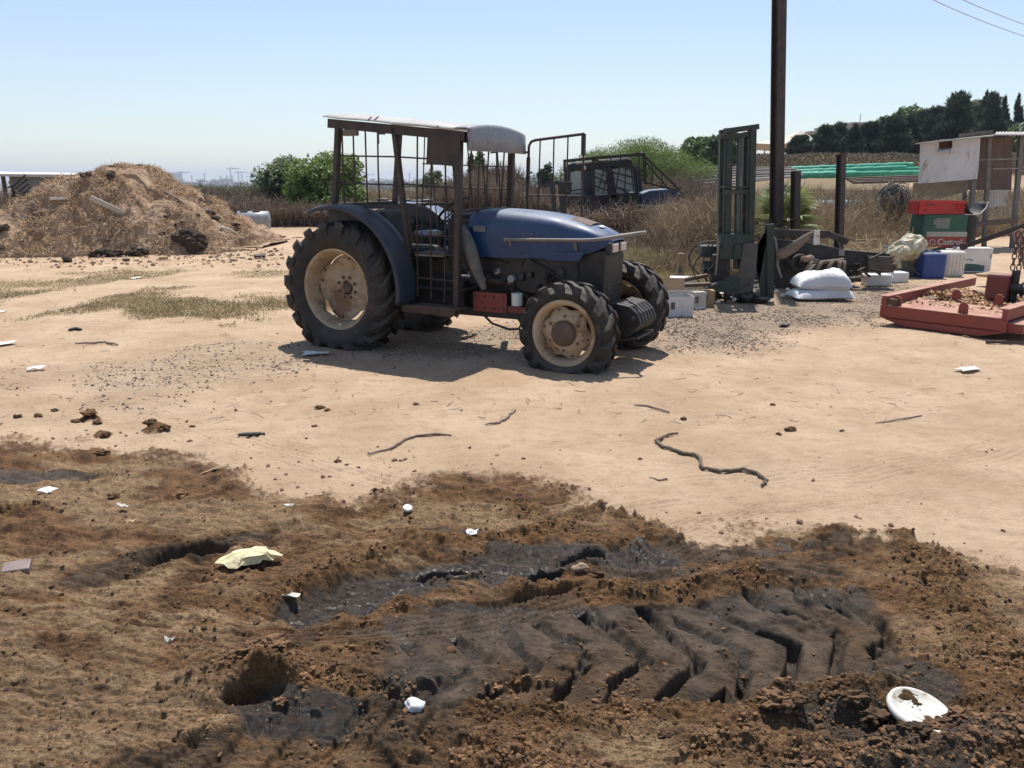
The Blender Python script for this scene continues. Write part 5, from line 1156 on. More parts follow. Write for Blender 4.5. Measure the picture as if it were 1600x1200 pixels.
for a_ in ((880, 252, -.3, 928, 247, -.3, .05), (928, 247, -.3, 1006, 241, -.3, .05), (1006, 241, -.3, 1008, 288, -.3, .05), (927, 248, -.3, 928, 312, -.3, .05), (882, 252, -.3, 884, 312, -.3, .04), (1006, 243, -.3, 1062, 297, -.3, .03), (1006, 250, -.3, 1045, 296, -.3, .025),
           (928, 262, -.3, 1010, 282, -.3, .03), (928, 250, -.3, 1010, 268, -.3, .03), (930, 276, -.3, 985, 303, -.3, .025), (928, 290, -.3, 975, 306, -.3, .025), (985, 252, -.3, 990, 300, -.3, .02), (970, 246, -.3, 962, 300, -.3, .02), (955, 247, -.3, 942, 303, -.3, .02), (1006, 241, -.3, 1000, 239, 1.2, .04), (928, 247, 1.3, 1000, 240, 1.2, .03), (882, 300, -.3, 925, 293, -.3, .02), (1008, 285, -.3, 1064, 300, -.3, .03), (930, 270, -.3, 1000, 292, -.3, .018), (935, 283, -.3, 985, 299, -.3, .018), (960, 256, -.3, 1008, 276, -.3, .018), (978, 247, -.3, 976, 302, -.3, .018), (948, 249, -.3, 934, 300, -.3, .018), (998, 244, -.3, 1000, 296, -.3, .018), (1020, 258, -.3, 1018, 290, -.3, .015), (1035, 272, -.3, 1034, 294, -.3, .015)): otbar(*a_)
# forklift frame just left of it
O = W(869, 336, 19.5); qf = lambda x, y, dy=0.0: W(x, y, 19.5 + dy) - O
t = empty('loader_frame', O, 0, 'black loader frame with two uprights left of the old tractor', 'loader frame')
for (xa, ya, xb, yb, wd_) in ((863, 286, 866, 334, .12), (876, 283, 880, 336, .14)): MB().bar(qf(xa, ya), qf(xb, yb), wd_).build('upright', P_BLACK, t, .01)
MB().box(qf(885, 292), (.25, .2, .25)).build('head_block', P_BLACK, t, .01); MB().bar(qf(858, 287), qf(888, 284), .08).build('crosshead', P_BLACK, t); 
for k in range(4): MB().bar(qf(860 + k * 8, 284), qf(861 + k * 8, 270), .02).build('thin_rod', P_DKSTEEL, t)
# engine bits on pallet seen through the cage
O = W(612, 318, 30); t = MB(); rr = random.Random(2)
for k in range(5): t.box((-.55 + k * .42, rr.uniform(-.1, .1), .75 + rr.uniform(0, .08)), (.36, .4, .34))
t.box((.2, 0, .3), (2.2, .5, .6)); place('drum_row', t, mat('sooty_drum', (.03, .03, .032), (.07, .07, .07), 4, .7, dust=(.5, .48, .45), dust_amt=.7), Vector((O.x + .2, O.y, 0)), 'row of sooty black feeders seen through the tractor cage', 'feeders', bevel=.03)

# ---- overhead wires
for k, (a_, m_, b_) in enumerate((((1435, -12), (1510, 28), (1640, 70)), ((1480, -12), (1545, 20), (1640, 52)))):
    p = [W(*x, 30 + i * 4) for i, x in enumerate((a_, m_, b_))]; b = MB(); pts = []
    for i in range(13):
        u_ = i / 12; pts.append(p[0] * (1 - u_) ** 2 + p[1] * 2 * u_ * (1 - u_) + p[2] * u_ ** 2 - p[0])
    b.tube(pts, .012, 5); place('overhead_wire', b, M_GPIPE, p[0], ('lower' if k == 0 else 'upper') + ' thin wire crossing the sky at top right', 'wire')

# ================================================================== litter on the ground
def gpt(px, py): x, y = G(px, py); return Vector((x, y, g1(x, y)))
# work glove
p = gpt(392, 884); b = MB(); rr = random.Random(6)
ol = [(-.14, -.035), (-.125, .01), (-.09, .045), (-.05, .075), (-.01, .085), (.02, .105), (.05, .095), (.065, .065), (.095, .05), (.135, .015), (.13, -.012), (.105, -.005), (.095, -.025), (.055, -.022), (.045, -.045), (.0, -.055), (-.03, -.06), (-.04, -.08), (-.075, -.075), (-.10, -.05)]
vs_ = [(0, 0, .045)]; n_ = len(ol)
for k_, zz in ((.45, .04), (.75, .03), (1.0, .012)):
    for i, (x, y) in enumerate(ol):
        a = 2 * pi * (i + .5) / n_; a = math.atan2(y, x); kb = (1 - k_) / .55; ex_, ey_ = .07 * cos(a), .045 * sin(a)
        vs_.append((x * k_ * (1 - kb) + ex_ * kb, y * k_ * (1 - kb) + ey_ * kb, zz + rr.uniform(-.006, .007)))
fc = [(0, 1 + i, 1 + (i + 1) % n_) for i in range(n_)] + [(1 + j * n_ + i, 1 + (j + 1) * n_ + i, 1 + (j + 1) * n_ + (i + 1) % n_, 1 + j * n_ + (i + 1) % n_) for j in range(2) for i in range(n_)]
b.add(vs_, fc, False); gl = thing('work_glove', b, mat('cream_cloth', (.72, .64, .38), (.66, .56, .33), 12, .8, bump=.6, bscale=40, spots=(.42, .30, .18), spot_amt=.35), 'pale yellow cloth glove lying on the brown mud', 'glove', None, p + Vector((0, 0, .015)), R(8))
s_ = gl.modifiers.new('s', 'SOLIDIFY'); s_.thickness = .006
# white lid
p = gpt(1434, 1133); t = empty('bucket_lid', p + Vector((0, 0, -.002)), R(-8), 'round white bucket lid tilted in the wet mud', 'lid'); t.rotation_euler = (R(5), R(9), R(-8)); t.scale = (.93, .93, 1)
b = MB(); b.lathe([(0, .006), (.088, .006), (.092, .014), (.100, .014), (.104, .0), (.100, -.012), (.097, -.0), (.086, .0), (0, .0)], n=48); M_LID = mat('dirty_white_lid', (.72, .70, .64), (.60, .56, .47), 14, .5, bump=.1, spots=(.26, .18, .11), spot_scale=14, spot_amt=.36); b.build('lid_disc', M_LID, t); b = MB(); b.lathe([(.04, .0065), (.043, .010), (.046, .0065)], n=40); b.build('lid_ring', M_LID, t)
# tin / packet at the left edge
p = gpt(28, 898); b = MB(); b.box((0, 0, .02), (.105, .07, .03), rot=Matrix.Rotation(.2, 3, 'X')); thing('packet', b, mat('brown_packet', (.20, .14, .12), (.28, .22, .20), 12, .4), 'small crushed brown packet on the mud at the left edge', 'packet', None, p, R(20), bevel=.006)
def scrap(px, py, w_, d_, label, m=None, name='paper_scrap', seed=0, rz=0):
    p = gpt(px, py); rr = random.Random(seed); b = MB()
    b.grid([[(x * w_ / 2 * (1 + rr.uniform(-.2, .2)), y * d_ / 2 * (1 + rr.uniform(-.2, .2)), .012 + rr.uniform(0, .02)) for x in (-1, -.3, .4, 1)] for y in (-1, 0, 1)], smooth=False)
    o = thing(name, b, m or M_WHITE, label, 'litter', None, p + Vector((0, 0, .004)), rz); s_ = o.modifiers.new('s', 'SOLIDIFY'); s_.thickness = .004; return o
scrap(76, 773, .08, .07, 'crumpled bluish white paper on the dark mud at left', M_WCARD, seed=1)
p = gpt(637, 800); b = MB(); b.lathe([(0, 0), (.022, 0), (.024, .003), (.024, .010), (.021, .012), (0, .012)], n=24); o = thing('bottle_cap', b, M_WHITE, 'small white plastic cap at the top of the brown mud', 'cap', None, p, 0); o.rotation_euler = (.3, .2, 0)
scrap(738, 853, .05, .03, 'tiny white chip on the brown mud bank', seed=3)
p = gpt(649, 1124); b = MB(); b.blob((0, 0, .012), (.030, .026, .018), 5, .3); thing('white_pebble', b, M_WHITE, 'lumpy white pebble between the clods near the bottom', 'pebble', None, p, 0)
p = gpt(905, 904); b = MB(); b.blob((0, 0, .02), (.045, .02, .014), 8, .25); thing('tan_stone', b, mat('tan_lump', (1, 1, 1)), 'tan elongated stone stuck in the black rut', 'stone', None, p, R(20))
for i, (x, y, w_, lb) in enumerate(((193, 797, .07, 'pale twisted paper shred left of the deep left hole'), (455, 936, .07, 'creamy torn scrap on the bank left of the rut'), (265, 1003, .03, 'white speck of plastic in the left mud'), (452, 797, .045, 'white sliver beside the small rut above the glove'), (205, 822, .05, 'orange bark chip above the deep left hole'))):
    scrap(x, y, w_, w_ * .4, lb, M_POLYE if i != 4 else M_STRAW, 'litter_scrap', 20 + i, R(20 * i - 30))
for i, (x, y, w_, m_, lb) in enumerate(((495, 556, .26, M_WCARD, 'white crumpled cloth under the edge of the tractor shadow'), (190, 698 - 120, .0, None, ''), (1513, 580, .22, M_POLYE, 'pale dry leaf lying on the sand at far right'), (57, 580, .14, M_WCARD, 'bluish plastic scrap on the sand at left'), (2, 490, .12, M_WHITE, 'white scrap at the left edge by the grass'), (212, 436, .2, M_POLYE, 'pale board lying among the grass patches'), (1226, 507, .22, M_JUNK, 'black flattened can on the gravel before the sacks'), (8, 541, .26, M_POLYE, 'white powdery rag at the left edge'))):
    if w_: scrap(x, y, w_, w_ * .45, lb, m_, 'litter_scrap', 40 + i, R(10 * i))
# rope and sticks
def line(pts, r, m, label, name, cat, jit=.0, seed=0, lift=.0):
    rr = random.Random(seed); P_ = [gpt(*p) for p in pts]; o0 = P_[0]; Q_ = []
    for i in range(len(P_) - 1):
        for k in range(5): u_ = k / 5; Q_.append(P_[i].lerp(P_[i + 1], u_) - o0 + Vector((rr.uniform(-jit, jit), rr.uniform(-jit, jit), lift + rr.uniform(0, jit))))
    Q_.append(P_[-1] - o0 + Vector((0, 0, lift))); n_ = len(Q_)
    b = MB(); b.tube(Q_, [r * (1.0 if isinstance(m, tuple) else 1) * (.5 + .5 * min(1, 4 * min(i / n_, 1 - i / n_) + .2)) for i in range(n_)], 7)
    return thing(name, b, m, label, cat, None, o0, 0)
line([(1060, 680), (1046, 681), (1024, 692), (1036, 702), (1062, 711), (1090, 716), (1098, 734), (1125, 738), (1160, 736), (1182, 740), (1198, 750), (1190, 758)], .011, M_ROPE, 'thick frayed rope snaking over the sand in the middle', 'rope', 'rope', .006, 3, .012)
line([(575, 708), (610, 700), (632, 685), (650, 680), (680, 680), (705, 684)], .0075, M_TWIG, 'long curved brown stick on the sand below the tractor', 'stick', 'stick', .004, 4, .008)
line([(758, 668), (780, 664), (790, 655), (806, 643)], .008, M_TWIG, 'pale forked twig on the sand under the front wheel', 'twig', 'twig', .008, 5, .006)
line([(990, 636), (1010, 638), (1046, 646)], .007, M_TWIG, 'thin straight stick on the sand above the rope', 'stick', 'stick', .002, 6, .008)
line([(1368, 661), (1400, 656), (1440, 650)], .005, M_TWIG, 'thin dark twig on the sand right of the rope', 'twig', 'twig', .004, 7, .006)
line([(118, 541), (150, 538), (165, 536), (184, 540)], .011, M_TWIG, 'gnarled dark branch lying on the sand at left', 'branch', 'branch', .008, 8, .012)
line([(108, 519), (118, 517), (127, 518)], .02, M_JUNK, 'short dark strip of rubber above the gnarled branch', 'rubber_strip', 'rubber strip', .004, 9, .012)
line([(372, 685), (392, 684), (414, 681)], .014, M_JUNK, 'short black strap on the sand left of the long stick', 'strap', 'strap', .004, 10, .010)
line([(310, 738), (335, 734), (355, 730)], .006, M_STRAW, 'pale straw stalk at the edge of the mud', 'straw_stalk', 'stalk', .003, 11, .006)
line([(1015, 748), (1030, 752), (1043, 750)], .005, M_TWIG, 'tiny bent twig left of the rope tail', 'twig', 'twig', .003, 12, .004)
# ================================================================== heap
HX = np.array([-1, 0, 60, 100, 130, 150, 165, 190, 215, 232, 250, 275, 300, 330, 352, 372, 392]); 
HXp = [-90, -20, 30, 62, 100, 130, 160, 178, 190, 205, 222, 234, 252, 275, 300, 330, 352, 375, 392]
HYp = [372, 360, 334, 312, 292, 277, 270, 262, 259, 261, 262, 262, 284, 296, 308, 326, 345, 362, 372]
HC = 20.8
hxw = np.array([W(x, y, HC).x for x, y in zip(HXp, HYp)]); hzw = np.array([W(x, y, HC).z for x, y in zip(HXp, HYp)])
def heap_h(x, y):
    h0 = np.interp(x, hxw, hzw, left=.1, right=0.0); h0 = np.maximum(0, h0 + .05)
    front = 16.9 + .30 * np.maximum(0, x + 12.5) * .9; t = np.clip((y - front) / (HC - front), 0, 1); tb = np.clip((y - HC) / 3.6, 0, 1)
    prof = np.where(y < HC, np.sin(t * pi / 2) ** .85 * .95 + .05 * t, np.cos(tb * pi / 2))
    n = (fbm(x * .9, y * .9, 4, 201) - .5) * 1.0 + (fbm(x * 3, y * 3, 4, 211) - .5) * .55 + (fbm(x * 9, y * 9, 3, 221) - .5) * .14
    lum = bubbles(x * 1.2, y * 1.2, 31) * .38 + bubbles(x * 3.7, y * 3.7, 33) * .14
    edge = sst(0, .25, prof)
    return h0 * prof + (n + lum - .2) * edge * .62 * np.minimum(1, .3 + h0) * np.where(np.abs(y - HC) < .8, .45, 1)
xs = np.linspace(-15.5, -6.2, 380); ys = np.linspace(16.5, 25, 300); XX, YY = np.meshgrid(xs, ys)
ZZ = heap_h(XX, YY) ; ZZ = np.where(ZZ < .012, -.15, ZZ)
n_ = 380; ii, kk = np.meshgrid(np.arange(299), np.arange(n_ - 1), indexing='ij'); q_ = np.stack([ii * n_ + kk, ii * n_ + kk + 1, (ii + 1) * n_ + kk + 1, (ii + 1) * n_ + kk], -1).reshape(-1, 4)
M_HEAP = mat('rotting_straw', (.27, .175, .11), (.43, .295, .19), 1.6, .95, bump=1.6, bscale=14, spots=(.13, .085, .06), spot_scale=1.1, spot_amt=.40)
hp = empty('manure_heap', (-9.8, 20, 0), 0, 'large heap of straw manure and earth at the left', 'heap')
def heap_child(name, V, Q, m):
    V = V - np.array([-9.8, 20, 0]); o = link(name, raw_mesh(name, V, Q, smooth=False), m); o.parent = hp; return o
heap_child('heap_body', np.stack([XX.ravel(), YY.ravel(), ZZ.ravel()], -1), q_, M_HEAP)
n = 42000; x = rng.uniform(-15, -6.4, n); y = rng.uniform(16.8, 22.5, n); z = heap_h(x, y); k = z > .03; k &= fbm(x * 1.5, y * 1.5, 3, 77) > rng.uniform(.3, .6, n); x, y, z = x[k], y[k], z[k]
v, q2 = straws(np.stack([x, y, z + .02], -1), rng.uniform(.06, .32, len(x)), rng.uniform(.006, .015, len(x)), .5)
so_ = heap_child('straw_layer', v, q2, mat('straw', (1, 1, 1))); so_['kind'] = 'stuff'
n = 90; x = rng.uniform(-15, -6.8, n); y = rng.uniform(17, 21.5, n); z = heap_h(x, y); k = z > .05
o = scatter_rocks('heap_clods', np.stack([x, y, z], -1)[k], rng.uniform(.04, .16, k.sum()), M_CLOD, rough=.2); o.parent = hp; o.location = (9.8, -20, 0); o['kind'] = 'stuff'
def on_heap(px, py):
    best = None
    for Y in np.arange(17, 22, .05):
        p = W(px, py, Y)
        if heap_h(np.array([p.x]), np.array([p.y]))[0] > p.z: return p
    return W(px, py, 20)
def lumpy(name, p, rad, m, label, cat, seed, amp=.25, rz=0):
    V, T = Vb, Tb; s_ = seed * 3.1
    nb = fbm(V[:, 0] * 2 + s_, V[:, 1] * 2 + V[:, 2] * 1.7, 4, seed) - .5 + .5 * (fbm(V[:, 0] * 6 + s_, V[:, 2] * 6 + V[:, 1] * 4, 3, seed + 3) - .5)
    Z = V * (1 + nb * amp * 4)[:, None] * np.array(rad); o = link(name, raw_mesh(name, Z, T=T, smooth=False), m); o.location = p; o.rotation_euler = (0, 0, rz); return tag(o, label, cat)
p = on_heap(178, 325); b = MB(); b.box((0, 0, 0), (.95, .06, .11), rot=Matrix.Rotation(R(28), 3, 'Y')); thing('plank', b, mat('pale_plank', (.48, .43, .36), (.40, .36, .30), 3, .8), 'pale plank sticking out of the manure heap', 'plank', None, p + Vector((0, -.12, .02)), .2)
p = on_heap(95, 312); b = MB(); b.box((0, 0, 0), (.35, .2, .05)); thing('board_offcut', b, M_POLYE, 'pale board piece on the left shoulder of the heap', 'board', None, p + Vector((0, -.05, .03)), .3)
p = W(296, 385, 18.6); lumpy('root_ball', Vector((p.x, p.y, .20)), (.36, .26, .27), M_CLOD, 'black clod as big as a bucket before the heap', 'clod', 3, .35)
p = W(165, 400, 17.6); lumpy('dark_clod', Vector((p.x, p.y, .06)), (.34, .18, .10), M_CLOD, 'low dark clod left of the biggest one before the heap', 'clod', 4, .3)
p = W(215, 397, 17.8); lumpy('dark_clod', Vector((p.x, p.y, .06)), (.24, .15, .09), M_CLOD, 'dark clod between the low one and the biggest one', 'clod', 5, .3)
p = W(107, 414, 16.4); lumpy('dark_clod', Vector((p.x, p.y, .04)), (.09, .08, .07), M_CLOD, 'small round dark clod left of the others before the heap', 'clod', 6, .2)
for i, (x0, y0, x1, y1, lb) in enumerate(((330, 352, 384, 372, 'pale stick leaning off the right foot of the heap'), (308, 392, 352, 391, 'thin pale stick lying right of the black clod'), (258, 302, 300, 330, 'grey bent branch on the right slope of the heap'), (345, 357, 372, 368, 'white pipe piece at the right foot of the heap'))):
    p0 = on_heap(x0, y0) if y0 < 380 else W(x0, y0, 19); p1 = on_heap(x1, y1) if y1 < 372 else W(x1, y1, 19.0 if y0 > 380 else 23)
    p0.z = max(p0.z, .03) + .04; p1.z = max(p1.z, .03) + .03; b = MB(); b.tube([(0, 0, 0), tuple((p1 - p0) * .5 + Vector((0, 0, .04))), tuple(p1 - p0)], .028, 6); thing('stick', b, M_POLYE if i != 2 else M_TWIG, lb, 'stick', None, p0)
# foot of brick rubble etc. on the sand before the heap
for i, (x, y, s_, lb) in enumerate(((256, 406, .16, 'flat tan brick piece on the sand before the heap'), (198, 409, .12, 'brown brick piece below the low dark clod'), (406, 403, .22, 'dark flat stone on the sand left of the rear wheel'))):
    g_ = G(x, y); b = MB(); b.box((0, 0, .03), (s_, s_ * .6, .06), rot=Matrix.Rotation(.15, 3, 'X')); thing('brick_piece', b, [M_CARD, P_BROWNHUB, M_JUNK][i], lb, 'brick', None, (g_[0], g_[1], .01), .3 * i, .008)

# ================================================================== clods, gravel, grass (countless)
def inpx(n, x0, x1, y0, y1):
    px = rng.uniform(x0, x1, n); py = rng.uniform(y0, y1, n)
    rx = px - 800; u = 600 - py; ry = F * ct + u * st; rz = u * ct - F * st; t = -CH / rz
    return rx * t, ry * t
x, y = inpx(170000, -150, 1750, 690, 1300)
Zg, fg = ground_fields(x, y); k = rng.random(len(x)) < (fg['crumb'] * .60 * sst(.35, .55, fbm(x * 5, y * 5, 3, 310)) + fg['mud'] * .05 * (1 - fg['wet'])); x, y, z = x[k], y[k], Zg[k]
sz = .0020 + .009 * rng.random(len(x)) ** 4.5 + .010 * (rng.random(len(x)) < .006)
M_CRUMB = mat('mud_crumb', (.050, .027, .015), (.20, .110, .052), 7, .95, island=.35)
tag(scatter_rocks('mud_crumbs', np.stack([x, y, z + sz * .2], -1), sz, M_CRUMB, rough=.17), kind='stuff')
# dark crumbs strewn on the sand
x, y = inpx(9000, -200, 1800, 520, 900); Zg, fg = ground_fields(x, y)
yb = np.interp(x, EX, EY); pr = .05 + .8 * np.exp(-np.maximum(0, y - yb) / .25) + .5 * sst(.52, .66, fbm(x * .9, y * .9, 3, 301)) * sst(1.2, -.6, x); k = (rng.random(len(x)) < pr * .45) & (fg['mud'] < .5)
x, y, z = x[k], y[k], Zg[k]; sz = .003 + .016 * rng.random(len(x)) ** 5
tag(scatter_rocks('strewn_crumbs', np.stack([x, y, z + sz * .2], -1), sz, mat('strewn_crumb', (.13, .075, .045), (.26, .17, .11), 5, .95), rough=.2), kind='stuff')
n = 1600; Y = rng.uniform(14.5, 19.5, n); px = rng.uniform(-80, 440, n); X = (px - 800) / 1230 * (Y * .97 + .3); k = rng.random(n) < sst(14, 18.5, Y); X, Y = X[k], Y[k]; sz = .012 + .05 * rng.random(len(X)) ** 4
tag(scatter_rocks('heap_debris', np.stack([X, Y, terrain(X, Y) + sz * .2], -1), sz, mat('strewn_crumb', (1, 1, 1)), rough=.2), kind='stuff')
v, q2 = straws(np.stack([X, Y, terrain(X, Y) + .02], -1)[:700], rng.uniform(.05, .25, 700), rng.uniform(.008, .016, 700), .1)
tag(link('heap_straws', raw_mesh('heap_straws', v, q2), mat('straw', (1, 1, 1))), kind='stuff')
# lumps on the sand at left
CL = [(140, 655, .045), (118, 659, .03), (152, 662, .03), (236, 671, .04), (256, 674, .045), (165, 682, .03), (60, 648, .03), (28, 650, .03), (85, 640, .025), (300, 667, .02), (500, 639, .035), (512, 643, .02), (528, 720, .022), (492, 668, .018), (1236, 675, .035), (1216, 681, .02), (1207, 633, .02), (650, 633, .02), (1000, 720, .012), (1068, 655, .022),
      (160, 712, .04), (282, 772, .04), (178, 775, .03), (1180, 1150, .03), (1040, 1150, .02), (930, 905, .03), (415, 1040, .05), (432, 1052, .05), (395, 1050, .04), (1205, 1115, .05), (1235, 1118, .04), (1330, 1120, .04), (1360, 1135, .04), (440, 1110, .02), (985, 1020, .015), (1452, 1152, .035), (1472, 1150, .03), (1430, 1160, .035), (1490, 1140, .025), (1410, 1158, .02)]
LV, LT = Vb, Tb; allV = []; allT = []; kq = 0
for i, (px_, py_, s_) in enumerate(CL):
    p = gpt(px_, py_); nb = fbm(LV[:, 0] * 2.5 + i * 3, LV[:, 1] * 2.5 + LV[:, 2] * 2, 4, i) - .5
    V_ = LV * (1 + nb * 1.5)[:, None] * np.array([s_ * 1.0, s_ * .75, s_ * .45]) + np.array([p.x, p.y, p.z + s_ * .25]); allV.append(V_); allT.append(LT + kq); kq += len(V_)
tag(link('mud_lumps', raw_mesh('mud_lumps', np.concatenate(allV), T=np.concatenate(allT)), M_CRUMB), kind='stuff')
# gravel and chips
x, y = inpx(120000, -150, 1600, 440, 640); Zg, fg = ground_fields(x, y); k = rng.random(len(x)) < fg['gravel'] * np.where(x < 0, .6, 1.3) * sst(.30, .55, fbm(x * 2, y * 2, 3, 305)); x, y, z = x[k], y[k], Zg[k]
sz = .004 + .012 * rng.random(len(x)) ** 3
tag(scatter_rocks('gravel', np.stack([x, y, z + sz * .25], -1), sz, mat('gravel_chip', (.15, .11, .08), (.36, .28, .21), .9, .95, island=.6), rough=.2), kind='stuff')
n = 7000; x, y = inpx(n, -150, 1600, 425, 660); Zg, fg = ground_fields(x, y); k = rng.random(n) < (fg['gravel'] * .8 + .12); x, y, z = x[k], y[k], Zg[k]
v, q2 = straws(np.stack([x, y, z + .008], -1), rng.uniform(.03, .14, len(x)), rng.uniform(.004, .010, len(x)), .08)
tag(link('chips', raw_mesh('chips', v, q2), mat('wood_chip', (.30, .23, .16), (.42, .33, .23), 3, .9, island=.5)), kind='stuff')
# grass patches on the left
x, y = inpx(170000, -150, 520, 415, 530); Zg, fg = ground_fields(x, y); k = rng.random(len(x)) < fg['grass'] * .85; x, y, z = x[k], y[k], Zg[k]
v, q2 = blades(np.stack([x, y, z], -1), rng.uniform(.015, .055, len(x)), rng.uniform(.006, .012, len(x)), 1.1, .4, 2)
tag(link('dry_grass', raw_mesh('dry_grass', v, q2), mat('dry_green_grass', (.19, .16, .07), (.38, .29, .16), .5, .9, island=.35, transl=.3)), kind='stuff')

# ================================================================== weeds
def weedbed(name, poly_fn, n, hmin, hmax, m, width=(.006, .014), lean=.35, branch=3, seed=0, stuff=True, bl=(.25, .6)):
    x, y, hh = poly_fn(n); z = terrain(x, y); P = np.stack([x, y, z], -1); n = len(x)
    L_ = hh * rng.uniform(.55, 1.15, n); yaw = rng.uniform(0, 2 * pi, n)
    wd = rng.uniform(*width, n) * (1 + np.hypot(x, y) / 40)
    parts = [blades(P, L_, wd, np.full(n, lean), .5, 3, yaw)]
    for _ in range(branch):
        t = rng.uniform(.25, .95, n); PB = P + np.stack([np.cos(yaw) * L_ * t * lean * .5, np.sin(yaw) * L_ * t * lean * .5, L_ * t * .93], -1)
        parts.append(blades(PB, L_ * rng.uniform(*bl, n) * .6, wd * .8, np.full(n, 1.25), .3, 2))
    V_, Q_ = merge(parts); o = link(name, raw_mesh(name, V_, Q_), m)
    if stuff: tag(o, kind='stuff')
    return o
M_WBROWN = mat('brown_weed', (.125, .088, .066), (.22, .16, .115), .35, .95, island=.5, transl=.15)
M_WTAN = mat('tan_weed', (.24, .175, .105), (.34, .26, .16), .35, .95, island=.4, transl=.2)
M_WYEL = mat('yellow_grass', (.44, .36, .18), (.34, .28, .15), .5, .95, island=.35, transl=.3)
M_WGREEN = mat('green_weed', (.10, .13, .05), (.17, .17, .075), .5, .9, island=.4, transl=.3)
def region(pxa, pxb, Ya, Yb, hf):
    def f_(n):
        Y = rng.uniform(Ya, Yb, n); px = rng.uniform(pxa, pxb, n); X = (px - 800) / 1230 * (Y * .97 + .3)
        h = hf(px, Y) * (.6 + .7 * fbm(X * .8, Y * .8, 3, 401)); k = h > .05; return X[k], Y[k], h[k]
    return f_
# around the old tractor and behind the blue one
weedbed('dry_weeds', region(930, 1135, 12.6, 19.2, lambda p, Y: .32 + .62 * sst(12.5, 17, Y) * sst(935, 1090, p)), 15000, 0, 0, M_WBROWN, branch=4, bl=(.4, .9))
weedbed('dry_weeds', region(1040, 1240, 13.0, 18, lambda p, Y: .45 + .85 * sst(13, 16.5, Y)), 9000, 0, 0, M_WTAN, branch=3)
weedbed('yellow_grass', region(925, 1110, 11.2, 15.0, lambda p, Y: .16 + .28 * sst(11.2, 14, Y)), 22000, 0, 0, M_WYEL, (.004, .008), .5, 1)
weedbed('dry_weeds', region(1225, 1440, 14.2, 20, lambda p, Y: .40 + .75 * sst(14, 18, Y)), 15000, 0, 0, M_WTAN, branch=3, bl=(.4, .9))
weedbed('dry_weeds', region(1225, 1420, 15.5, 22, lambda p, Y: .40 + .9 * sst(15, 20, Y)), 8000, 0, 0, M_WBROWN, branch=3, bl=(.4, .9))
weedbed('dry_weeds', region(640, 900, 31, 40, lambda p, Y: (1.0 + .7 * sst(640, 760, p)) * (1 - .35 * sst(790, 840, p))), 20000, 0, 0, M_WBROWN, (.012, .024), .3, 3, bl=(.3, .7))
weedbed('dry_weeds', region(690, 900, 36, 48, lambda p, Y: (1.2 + .9 * sst(680, 780, p)) * (1 - .45 * sst(790, 840, p))), 14000, 0, 0, mat('dark_reed', (.15, .10, .075), (.23, .165, .12), .3, .95, island=.4), (.016, .03), .15, 2)
weedbed('dry_weeds', region(290, 560, 29, 40, lambda p, Y: .75 + .45 * sst(30, 38, Y)), 22000, 0, 0, M_WBROWN, (.012, .022), .4, 3, bl=(.4, .9))
weedbed('dry_weeds', region(560, 720, 30, 42, lambda p, Y: .7 + .5 * sst(30, 38, Y)), 9000, 0, 0, M_WTAN, (.012, .022), .4, 2)
weedbed('green_weeds', region(280, 480, 42, 50, lambda p, Y: 1.2 + 0 * p), 9000, 0, 0, M_WGREEN, (.02, .04), .4, 3)
weedbed('dry_weeds', region(-120, 110, 25, 36, lambda p, Y: .6 + .5 * sst(25, 33, Y)), 12000, 0, 0, M_WBROWN, (.012, .022), .4, 3)
weedbed('dry_weeds', region(880, 1130, 22.5, 32, lambda p, Y: .8 + .7 * sst(22, 28, Y)), 16000, 0, 0, M_WBROWN, (.010, .02), .4, 3, bl=(.4, .9))
weedbed('field_weeds', region(1120, 1640, 24, 44, lambda p, Y: .45 + .6 * fbm(p * .02, Y * .4, 2, 5)), 40000, 0, 0, M_WTAN, (.012, .022), .5, 2)
weedbed('field_weeds', region(1100, 1700, 60, 92, lambda p, Y: .22 + .30 * fbm(p * .03, Y * .2, 2, 5)), 16000, 0, 0, mat('far_weed', (.16, .12, .08), (.26, .20, .12), .2, .95, island=.4), (.04, .08), .5, 2)
weedbed('dry_weeds', region(-700, -120, 25, 38, lambda p, Y: .6 + .6 * sst(25, 33, Y)), 12000, 0, 0, M_WBROWN, (.012, .022), .4, 3)
# vine-like tangle over the old tractor
n = 2600; px = rng.uniform(880, 1060, n); Y = rng.uniform(19.6, 21.2, n); X = (px - 800) / 1230 * (Y * .97 + .3)
v, q2 = straws(np.stack([X, Y, .3 + rng.uniform(0, 1, n) * (.35 + .45 * fbm(X * 2, Y * 2, 3, 6)) * 1.1], -1), rng.uniform(.2, .8, n), rng.uniform(.012, .02, n), .8)
tag(link('dry_brambles', raw_mesh('dry_brambles', v, q2), M_WBROWN), kind='stuff')
# fallen stalks right of the dark post
n = 1400; px = rng.uniform(1300, 1440, n); Y = rng.uniform(13.6, 16.5, n); X = (px - 800) / 1230 * (Y * .97 + .3)
v, q2 = straws(np.stack([X, Y, rng.uniform(.03, .45, n)], -1), rng.uniform(.3, 1.1, n), rng.uniform(.010, .018, n), .45)
tag(link('fallen_stalks', raw_mesh('fallen_stalks', v, q2), M_WTAN), kind='stuff')

